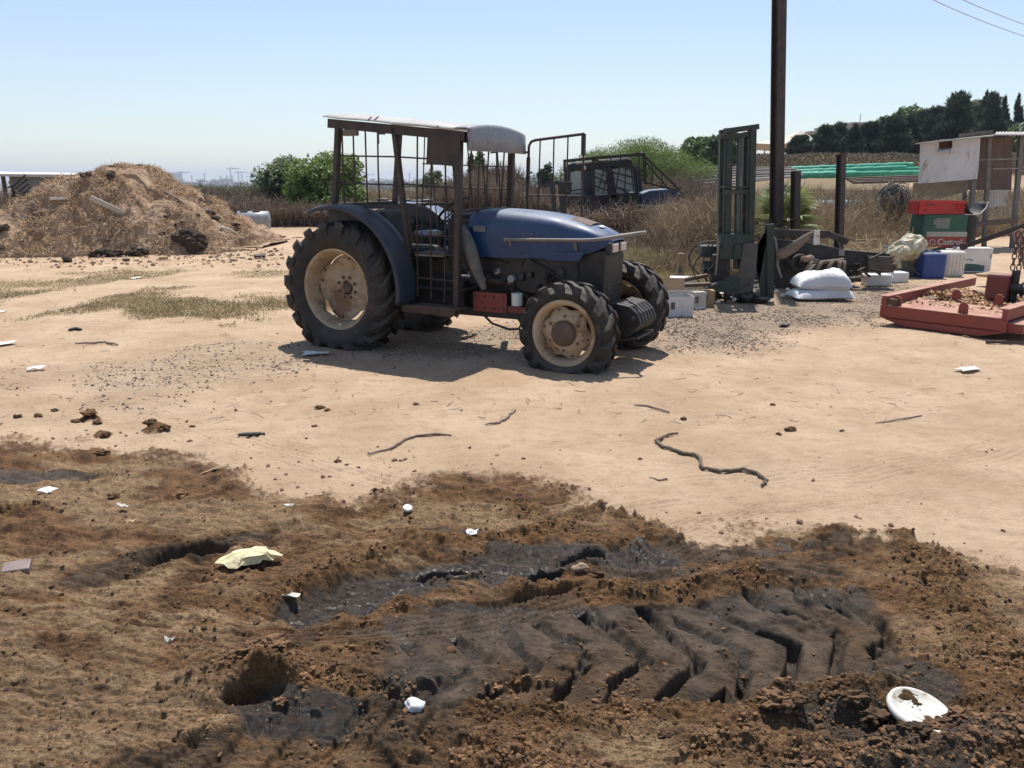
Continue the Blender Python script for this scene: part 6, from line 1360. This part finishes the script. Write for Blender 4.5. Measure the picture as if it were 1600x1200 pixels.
# ================================================================== trees
def crown_mesh(name, clumps, nleaf, leaf, m, parent, droop=0.0, spiky=False, thin=1.0):
    """clumps: (x, y, z, rx, ry, rz); leaves are small tilted quads spread through each clump, denser near its skin"""
    vol = np.array([c[3] * c[4] * c[5] for c in clumps]) ** .75; idx = rng.choice(len(clumps), nleaf, p=vol / vol.sum()); C = np.array(clumps)[idx]
    d = rng.normal(0, 1, (nleaf, 3)); d /= np.linalg.norm(d, axis=1)[:, None]; r_ = rng.uniform(0, 1, nleaf) ** .42
    r_ *= 1 + .18 * (rng.random(nleaf) < .12)
    P = C[:, :3] + d * r_[:, None] * C[:, 3:]
    sz = leaf * rng.uniform(.5, 1.4, nleaf)
    nrm = d * .6 + rng.normal(0, .6, (nleaf, 3)) + np.array([0, 0, .35]); nrm /= np.linalg.norm(nrm, axis=1)[:, None]
    a = np.cross(nrm, rng.normal(0, 1, (nleaf, 3))) if not spiky else (d + np.array([0, 0, .8]) + rng.normal(0, .35, (nleaf, 3)))
    a[:, 2] -= droop; a /= np.linalg.norm(a, axis=1)[:, None]; b_ = np.cross(nrm, a); b_ /= np.maximum(1e-6, np.linalg.norm(b_, axis=1))[:, None]
    asp = (.22 if spiky else .5) * thin
    q0 = P - a * sz[:, None]; q1 = P - b_ * sz[:, None] * asp; q2_ = P + a * sz[:, None]; q3 = P + b_ * sz[:, None] * asp + nrm * sz[:, None] * .12
    V = np.stack([q0, q1, q2_, q3], 1).reshape(-1, 3); Q = np.arange(nleaf * 4).reshape(-1, 4)
    return link(name, raw_mesh(name, V, Q), m, parent)
def leafm(name, c1, c2, isl=.45, sc_=.5): return mat(name, c1, c2, sc_, .6, island=isl, transl=.35)
M_BARK = mat('bark', (.07, .05, .04), (.12, .09, .07), 6, .95, bump=.5)
def trunk(parent, h, r, seed, limbs=4, spread=.5):
    rr = random.Random(seed); b = MB(); b.tube([(0, 0, -.1), (rr.uniform(-.1, .1) * h * .3, 0, h * .35), (rr.uniform(-.1, .1) * h * .4, .02, h * .8)], [r, r * .75, r * .3], 8)
    for k in range(limbs):
        a = rr.uniform(0, 6.28); z0 = h * rr.uniform(.15, .5); b.tube([(0, 0, z0), (cos(a) * spread * h * .35, sin(a) * spread * h * .35, z0 + h * .22), (cos(a) * spread * h * .6, sin(a) * spread * h * .6, z0 + h * .38)], [r * .5, r * .3, r * .1], 6)
    return b.build('trunk', M_BARK, parent)
def tree(name, px, py, Y, w_px, h_px, m, label, cat='tree', nleaf=5000, leaf=.12, seed=0, nclump=16, group=None, shape='round', spiky=False, leafbase=.08):
    """px,py: foot in the photo, sizes in its pixels at distance Y"""
    p = W(px, py, Y); k = Y / 1230; w_, h_ = w_px * k, h_px * k; gz = min(p.z, tz(p.x, p.y)) if py > 300 else p.z
    gz = tz(p.x, p.y); h_ += p.z - gz
    t = empty(name, (p.x, p.y, gz), 0, label, cat, group); rr = random.Random(seed); trunk(t, h_ * .8, max(.05, h_ * .03), seed, spread=w_ / h_ * .5)
    cl = []
    for i in range(nclump):
        if shape == 'round':
            a = rr.uniform(0, 6.28); u = rr.uniform(0, 1) ** .5; zz = rr.uniform(.18, .86); rad = w_ / 2 * (1 - abs(zz - .48) * 1.35) ** .5 * .72 if abs(zz - .48) < .7 else .2; s_ = rr.uniform(.16, .30)
            cl.append((cos(a) * rad * u, sin(a) * rad * u, zz * h_, s_ * w_ * .8, s_ * w_ * .8, s_ * h_ * .75))
        elif shape == 'cone':
            zz = (i + .5) / nclump; rad = w_ / 2 * (1 - zz) ** .7; a = rr.uniform(0, 6.28); s_ = max(.10, .52 * (1 - zz) ** .8)
            cl.append((cos(a) * rad * .45, sin(a) * rad * .45, (.08 + .88 * zz) * h_, w_ * .5 * s_, w_ * .5 * s_, h_ * .09))
        elif shape == 'column':
            zz = (i + .5) / nclump; rad = w_ / 2 * (.55 + .45 * sin(pi * min(1, zz * 1.05 + .1))); a = rr.uniform(0, 6.28)
            cl.append((cos(a) * rad * .35, sin(a) * rad * .35, (.05 + .9 * zz) * h_, rad * rr.uniform(.5, .85), rad * .7, h_ * rr.uniform(.07, .12)))
    if shape == 'round': cl.append((0, 0, .5 * h_, w_ * .36, w_ * .36, h_ * .36)); cl.append((0, 0, .25 * h_, w_ * .38, w_ * .38, h_ * .22))
    crown_mesh('crown', cl, nleaf, leaf, m, t, spiky=spiky); return t
LG = leafm('bright_leaf', (.17, .235, .06), (.22, .29, .085)); LG2 = leafm('grey_green_leaf', (.16, .20, .10), (.21, .24, .13)); LT_ = leafm('tamarisk_leaf', (.16, .22, .065), (.21, .27, .09)); LD = leafm('dark_conifer', (.022, .040, .026), (.045, .068, .040)); LM = leafm('mid_leaf', (.09, .14, .05), (.13, .19, .065))
tree('leafy_tree', 448, 312, 37, 96, 66, LG2, 'pale grey green tree at the left of the leafy pair', nleaf=7000, leaf=.10, seed=3, nclump=26)
tree('leafy_tree', 513, 322, 34, 138, 76, LG, 'bright green leafy tree behind the rear of the cab', nleaf=26000, leaf=.09, seed=5, nclump=34)
tree('leafy_tree', 745, 300, 60, 38, 62, LM, 'small green tree seen through the front cage bars', nleaf=3000, leaf=.18, seed=8)
tree('leafy_tree', 676, 300, 70, 44, 36, LG2, 'low dull green tree seen between the cab pillars', nleaf=2500, leaf=.2, seed=9)
tree('leafy_tree', 853, 290, 90, 30, 34, LD, 'small dark tree seen through the open cab door', nleaf=2000, leaf=.25, seed=10)
p = W(1010, 300, 44); t = empty('tamarisk', (p.x, p.y, tz(p.x, p.y)), 0, 'wide feathery light green bush behind the old tractor', 'bush'); trunk(t, 2.0, .1, 3)
cl = []; rr = random.Random(4)
for (cx_, top, wd_) in ((900, 250, 30), (916, 240, 38), (934, 234, 42), (954, 229, 44), (975, 224, 44), (995, 221, 44), (1018, 218, 46), (1040, 220, 46), (1060, 230, 42), (1078, 244, 36), (1090, 260, 26)):
    c_ = W(cx_, top, 44); hh = c_.z - t.location.z; r_ = wd_ * 44 / 1230 * .8
    for j in range(4): cl.append((c_.x - p.x + rr.uniform(-.35, .35), rr.uniform(-1.2, 1.2), hh * (.80 - .20 * j) + rr.uniform(-.1, .1), r_ * rr.uniform(.75, 1.05), r_ * 1.2, hh * .22))
    cl.append((c_.x - p.x, 0, hh * .3, r_ * 1.1, 1.4, hh * .34))
crown_mesh('crown', cl, 130000, .065, LT_, t, spiky=True, thin=.9)
for i, (px_, py_, Y, w_, h_, m_, lb) in enumerate(((1106, 285, 58, 60, 66, LM, 'mid green tree right of the feathery bush'), (1136, 278, 70, 56, 64, LM, 'green tree just behind the lifting mast'), (1083, 280, 64, 50, 60, LM, 'darker tree rising behind the right end of the feathery bush'))):
    tree('leafy_tree', px_, py_, Y, w_, h_, m_, lb, nleaf=6000, leaf=.2, seed=20 + i)
# conifers on the rise
CON = [(1248, 252, 26, 36, 'column', 'lone small round dark conifer before the white tent'), (1285, 250, 32, 48, 'column', 'first tall dark conifer right of the tent'), (1309, 250, 30, 52, 'column', 'dark conifer below the left end of the beige building'), (1331, 250, 30, 50, 'cone', 'pointed dark conifer before the beige building'), (1352, 250, 32, 54, 'column', 'dark conifer under the antenna of the building'), (1373, 250, 32, 58, 'cone', 'dark pointed conifer right of the antenna'),
       (1394, 250, 34, 62, 'column', 'dense conifer mid-row above the green pipes'), (1416, 250, 36, 64, 'cone', 'dark conifer above the right end of the green pipes'), (1438, 250, 38, 70, 'column', 'conifer above the left corner of the raised shed'), (1484, 245, 38, 92, 'column', 'tallest cypress above the raised shed'), (1460, 247, 34, 74, 'column', 'conifer left of the tallest cypress'), (1528, 240, 22, 88, 'cone', 'slim spire above the right half of the shed'), (1543, 236, 26, 82, 'column', 'dark tree beside the slim spire'), (1560, 232, 24, 74, 'cone', 'pointed dark tree second from the right'), (1582, 226, 24, 70, 'cone', 'pointed layered conifer at the far right')]
for i, (px_, py_, w_, h_, sh, lb) in enumerate(CON):
    tree('conifer', px_, py_, 96 + (i % 3) * 3 + (12 if px_ > 1500 else 0), w_ * 1.7, h_, LD, lb, nleaf=9500, leaf=.30, seed=40 + i, nclump=18, shape=sh, spiky=True, group='dark conifers along the rise')
for i, (px_, py_, Y, w_, h_, m_, lb) in enumerate(((1508, 246, 118, 60, 82, leafm('olive_leaf', (.13, .15, .05), (.17, .18, .06)), 'yellowish green tree between cypress and slim spire'), (1420, 250, 120, 70, 84, LM, 'pale green crown rising behind the conifer row'), (1380, 250, 122, 60, 66, LM, 'light crown behind the antenna conifers'), (1600, 250, 112, 90, 66, LG2, 'dull green hillside tree at the right edge'), (1560, 252, 108, 70, 50, LM, 'low bushy tree behind the shed roof'), (1655, 250, 112, 90, 80, LG2, 'dull green tree past the right edge'))):
    tree('leafy_tree', px_, py_, Y, w_, h_, m_, lb, nleaf=6000, leaf=.32, seed=70 + i, nclump=18)

# palm clump
O = W(1218, 350, 15.2); pm = empty('fan_palm', (O.x, O.y, 0), 0, 'bushy young fan palm growing around the foot of the tall pole', 'palm')
b = MB(); b.tube([(0, 0, 0), (0, 0, .7)], [.14, .10], 10); b.build('trunk', M_BARK, pm)
M_PALM = mat('palm_green', (.20, .25, .09), (.30, .33, .14), 2, .55, island=.35, transl=.25); M_PALMD = mat('palm_dry', (.33, .25, .15), (.26, .19, .11), 3, .8, island=.3)
rr = random.Random(21)
for f_i in range(38):
    a = rr.uniform(0, 2 * pi); el = rr.uniform(-.5, 1.3); ln = rr.uniform(.25, .55); dry = el < -.25; base = Vector((0, 0, .75))
    c_ = Vector((cos(a) * cos(el) * ln, sin(a) * cos(el) * ln, .80 + sin(el) * ln * 1.1)); dirv = (c_ - base).normalized(); sd_ = dirv.cross(Vector((0, 0, 1)))
    sd_ = sd_.normalized() if sd_.length > .1 else Vector((1, 0, 0)); up_ = sd_.cross(dirv)
    L_ = rr.uniform(.42, .62); b = MB(); b.tube([(0, 0, .6), tuple(base.lerp(c_, .5) + Vector((0, 0, .04))), tuple(c_)], .012, 5)
    for k in range(24):
        th = R(-105 + 210 * k / 23) + rr.uniform(-.03, .03); dd = dirv * cos(th) + sd_ * sin(th); tip = c_ + dd * L_ * (1 - .2 * abs(sin(th))) + Vector((0, 0, -.03 - .10 * rr.random())); mid = c_ + dd * L_ * .5 + up_ * .012
        wv = (dd.cross(up_)).normalized() * .020; b.add([c_, mid - wv, tip, mid + wv], [(0, 1, 2, 3)])
    b.build('frond', M_PALMD if dry else M_PALM, pm)

# ================================================================== tent, buildings, far plain
YTT = 112; O = W(1240, 236, YTT); t = empty('white_tent', (O.x, O.y, tz(O.x, O.y)), 0, 'large cream tent with a pointed roof behind the trees', 'tent'); gz = tz(O.x, O.y)
qT = lambda x, y, dy=0.0: W(x, y, YTT + dy) - t.location
apex = qT(1250, 203); rim_ = [(1182, 224, 2), (1205, 225, -4), (1232, 225, -6), (1262, 224, -5), (1286, 221, -2), (1292, 219, 6), (1262, 218, 12), (1225, 218, 12), (1196, 220, 8)]
RM = [qT(x, y, d) for x, y, d in rim_]; rows = []
for i in range(9):
    u_ = i / 8; rows.append([apex.lerp(r_, u_) + Vector((0, 0, -(apex.z - r_.z) * .28 * sin(pi * u_) * (1 if k % 2 == 0 else .8))) for k, r_ in enumerate(RM)])
b = MB(); b.grid(rows, wrap=True, smooth=False); o_ = b.build('canopy', mat('cream_canvas', (.84, .79, .68), (.78, .72, .6), 1, .8, transl=.3), t)
for k, r_ in enumerate(RM): MB().bar(r_, (r_.x, r_.y, 0), .14).build('tent_pole', M_DKWOOD, t)
b = MB(); b.grid([[RM[k] + Vector((0, 0, 0)) for k in range(0, 5)], [RM[k] - Vector((0, 0, .9)) for k in range(0, 5)]], smooth=False); b.build('valance', mat('orange_canvas', (.62, .40, .22), (.55, .36, .2), 2, .8), t)
for (xa, xb, yt, Y, lb) in ((1303, 1330, 198, 130, 'lower beige box building left of the antenna'), (1330, 1362, 193.5, 132, 'taller beige box building with an antenna'), (1268, 1284, 207, 131, 'small beige block just right of the tent peak')):
    p0, p1 = W(xa, yt, Y), W(xb, yt, Y); gz = tz(p0.x, Y) - .3; t = empty('flat_roof_building', ((p0.x + p1.x) / 2, Y, gz), 0, lb, 'building'); w_ = p1.x - p0.x; h_ = p0.z - gz
    b = MB(); b.box((0, 4, h_ / 2), (w_, 8, h_)); b.build('wall', mat('beige_render', (.56, .51, .45), (.5, .45, .4), .4, .9), t)
    b = MB(); b.box((0, 4, h_ + .12), (w_ + .3, 8.3, .24)); b.build('roof_parapet', mat('beige_render', (1, 1, 1)), t)
    for k in range(int(w_ / 1.3)): MB().box((-w_ / 2 + .9 + k * 1.3, -.02, h_ - 1.4), (.6, .1, .8)).build('window', mat('dark_window', (.06, .07, .09)), t)
    if yt < 195: MB().bar((w_ * .3, 3, h_), (w_ * .3, 3, h_ + 1.7), .09).build('antenna', P_GREY, t)
# far plain: tree belts, towers, sheds, cranes, masts
def farp(px, py, Y): p = W(px, py, Y); return Vector((p.x, p.y, tz(p.x, p.y)))
V_ = []; 
def belt(name, n, xa, xb, Ya, Yb, hmin, hmax, m):
    Y = rng.uniform(Ya, Yb, n); px = rng.uniform(xa, xb, n); X = (px - 800) / 1230 * Y; z = terrain(X, Y); h = rng.uniform(hmin, hmax, n)
    cl = [(X[i], Y[i], z[i] + h[i] * .5, h[i] * rng.uniform(.5, 1.3), h[i] * .7, h[i] * .55) for i in range(n)]
    o = crown_mesh(name, cl, n * 60, (hmin + hmax) * .075, m, None); tag(o, kind='stuff')
belt('far_wood', 160, 200, 900, 330, 520, 4, 8, leafm('far_leaf', (.045, .065, .035), (.075, .09, .045)))
belt('far_wood', 220, 150, 950, 900, 1500, 7, 13, leafm('far_leaf', (1, 1, 1), (1, 1, 1)))
belt('far_wood', 200, 100, 1000, 1900, 2900, 10, 18, leafm('far_leaf', (1, 1, 1), (1, 1, 1)))
belt('roadside_shrubs', 60, 270, 760, 90, 130, 1.5, 3, LM)
M_FB = mat('far_building_wall', (.52, .50, .47), (.46, .44, .42), .02, .9); M_FR = mat('far_shed_roof', (.62, .62, .62), (.55, .54, .53), .02, .7)
for i, (x, w_, h_, lb) in enumerate(((262, 34, 44, 'far tower block leftmost on the skyline'), (271, 16, 40, 'narrow far tower right of the leftmost block'), (278, 34, 42, 'far tower block second wide one on the skyline'), (352, 40, 18, 'low far block near the middle of the skyline'))):
    p = farp(x, 280, 3400); t = empty('tower_block', p, 0, lb, 'building'); MB().box((0, 0, h_ / 2), (w_, 20, h_)).build('wall', M_FB, t)
    for k in range(4): MB().box((-w_ * .36 + k * w_ * .24, -10.2, h_ * .5), (w_ * .1, .5, h_ * .8)).build('window_column', mat('dark_window', (1, 1, 1)), t)
for i, (x, Y, w_, h_) in enumerate(((332, 1500, 60, 6), (388, 1250, 70, 6), (372, 1700, 50, 8), (405, 1500, 60, 7), (300, 1900, 70, 7), (420, 1350, 40, 5), (500, 1400, 60, 6), (560, 1700, 60, 7), (620, 1500, 50, 6))):
    p = farp(x, 290, Y); t = empty('far_shed', p, 0, 'low pale shed far out on the hazy plain', 'shed', 'pale sheds on the far plain'); MB().box((0, 0, h_ / 2), (w_, 20, h_)).build('wall', M_FB, t); b = MB(); b.prism([(-w_ / 2 - 1, h_), (w_ / 2 + 1, h_), (w_ / 2, h_ + 2.5), (-w_ / 2, h_ + 2.5)], 24, Matrix(((1, 0, 0, 0), (0, 0, 1, -12), (0, 1, 0, 0), (0, 0, 0, 1)))); b.build('roof', M_FR, t)
for i, (x, top) in enumerate(((242, 272), (283, 268), (320, 271), (355, 274), (361, 262), (363, 274), (373, 268), (378, 272), (392, 275), (345, 275), (300, 274), (403, 274), (570, 272), (640, 270), (700, 274))):
    p = farp(x, 281, 3000); h_ = W(x, top, 3000).z - p.z; b = MB(); b.bar((0, 0, 0), (0, 0, h_), 3.0)
    if i in (1, 4, 6, 8, 12): b.bar((-14, 0, h_ * .93), (34, 0, h_ * .93), 2.6); b.bar((0, 0, h_), (26, 0, h_ * .94), 1.2)
    else: b.bar((-5, 0, h_ * .9), (5, 0, h_ * .9), 1.4)
    lb = 'distant construction crane on the hazy skyline' if i in (1, 4, 6, 8, 12) else 'distant thin mast on the hazy skyline'
    thing('tower_crane' if 'crane' in lb else 'pylon', b, mat('far_steel', (.30, .30, .31)), lb, 'crane' if 'crane' in lb else 'mast', 'cranes on the skyline' if 'crane' in lb else 'masts on the skyline', p)

# ================================================================== haze
hz = MB(); hz.box((0, 0, 40), (19000, 19000, 120)); ho = hz.build('haze', None); tag(ho, kind='stuff')
m = bpy.data.materials.new('haze'); m.use_nodes = True; N = m.node_tree.nodes; N.remove(N['Principled BSDF']); pv = N.new('ShaderNodeVolumePrincipled')
pv.inputs['Color'].default_value = (.80, .88, 1, 1); pv.inputs['Density'].default_value = .00022; pv.inputs['Anisotropy'].default_value = .2
m.node_tree.links.new(pv.outputs[0], N['Material Output'].inputs['Volume']); ho.data.materials.append(m)
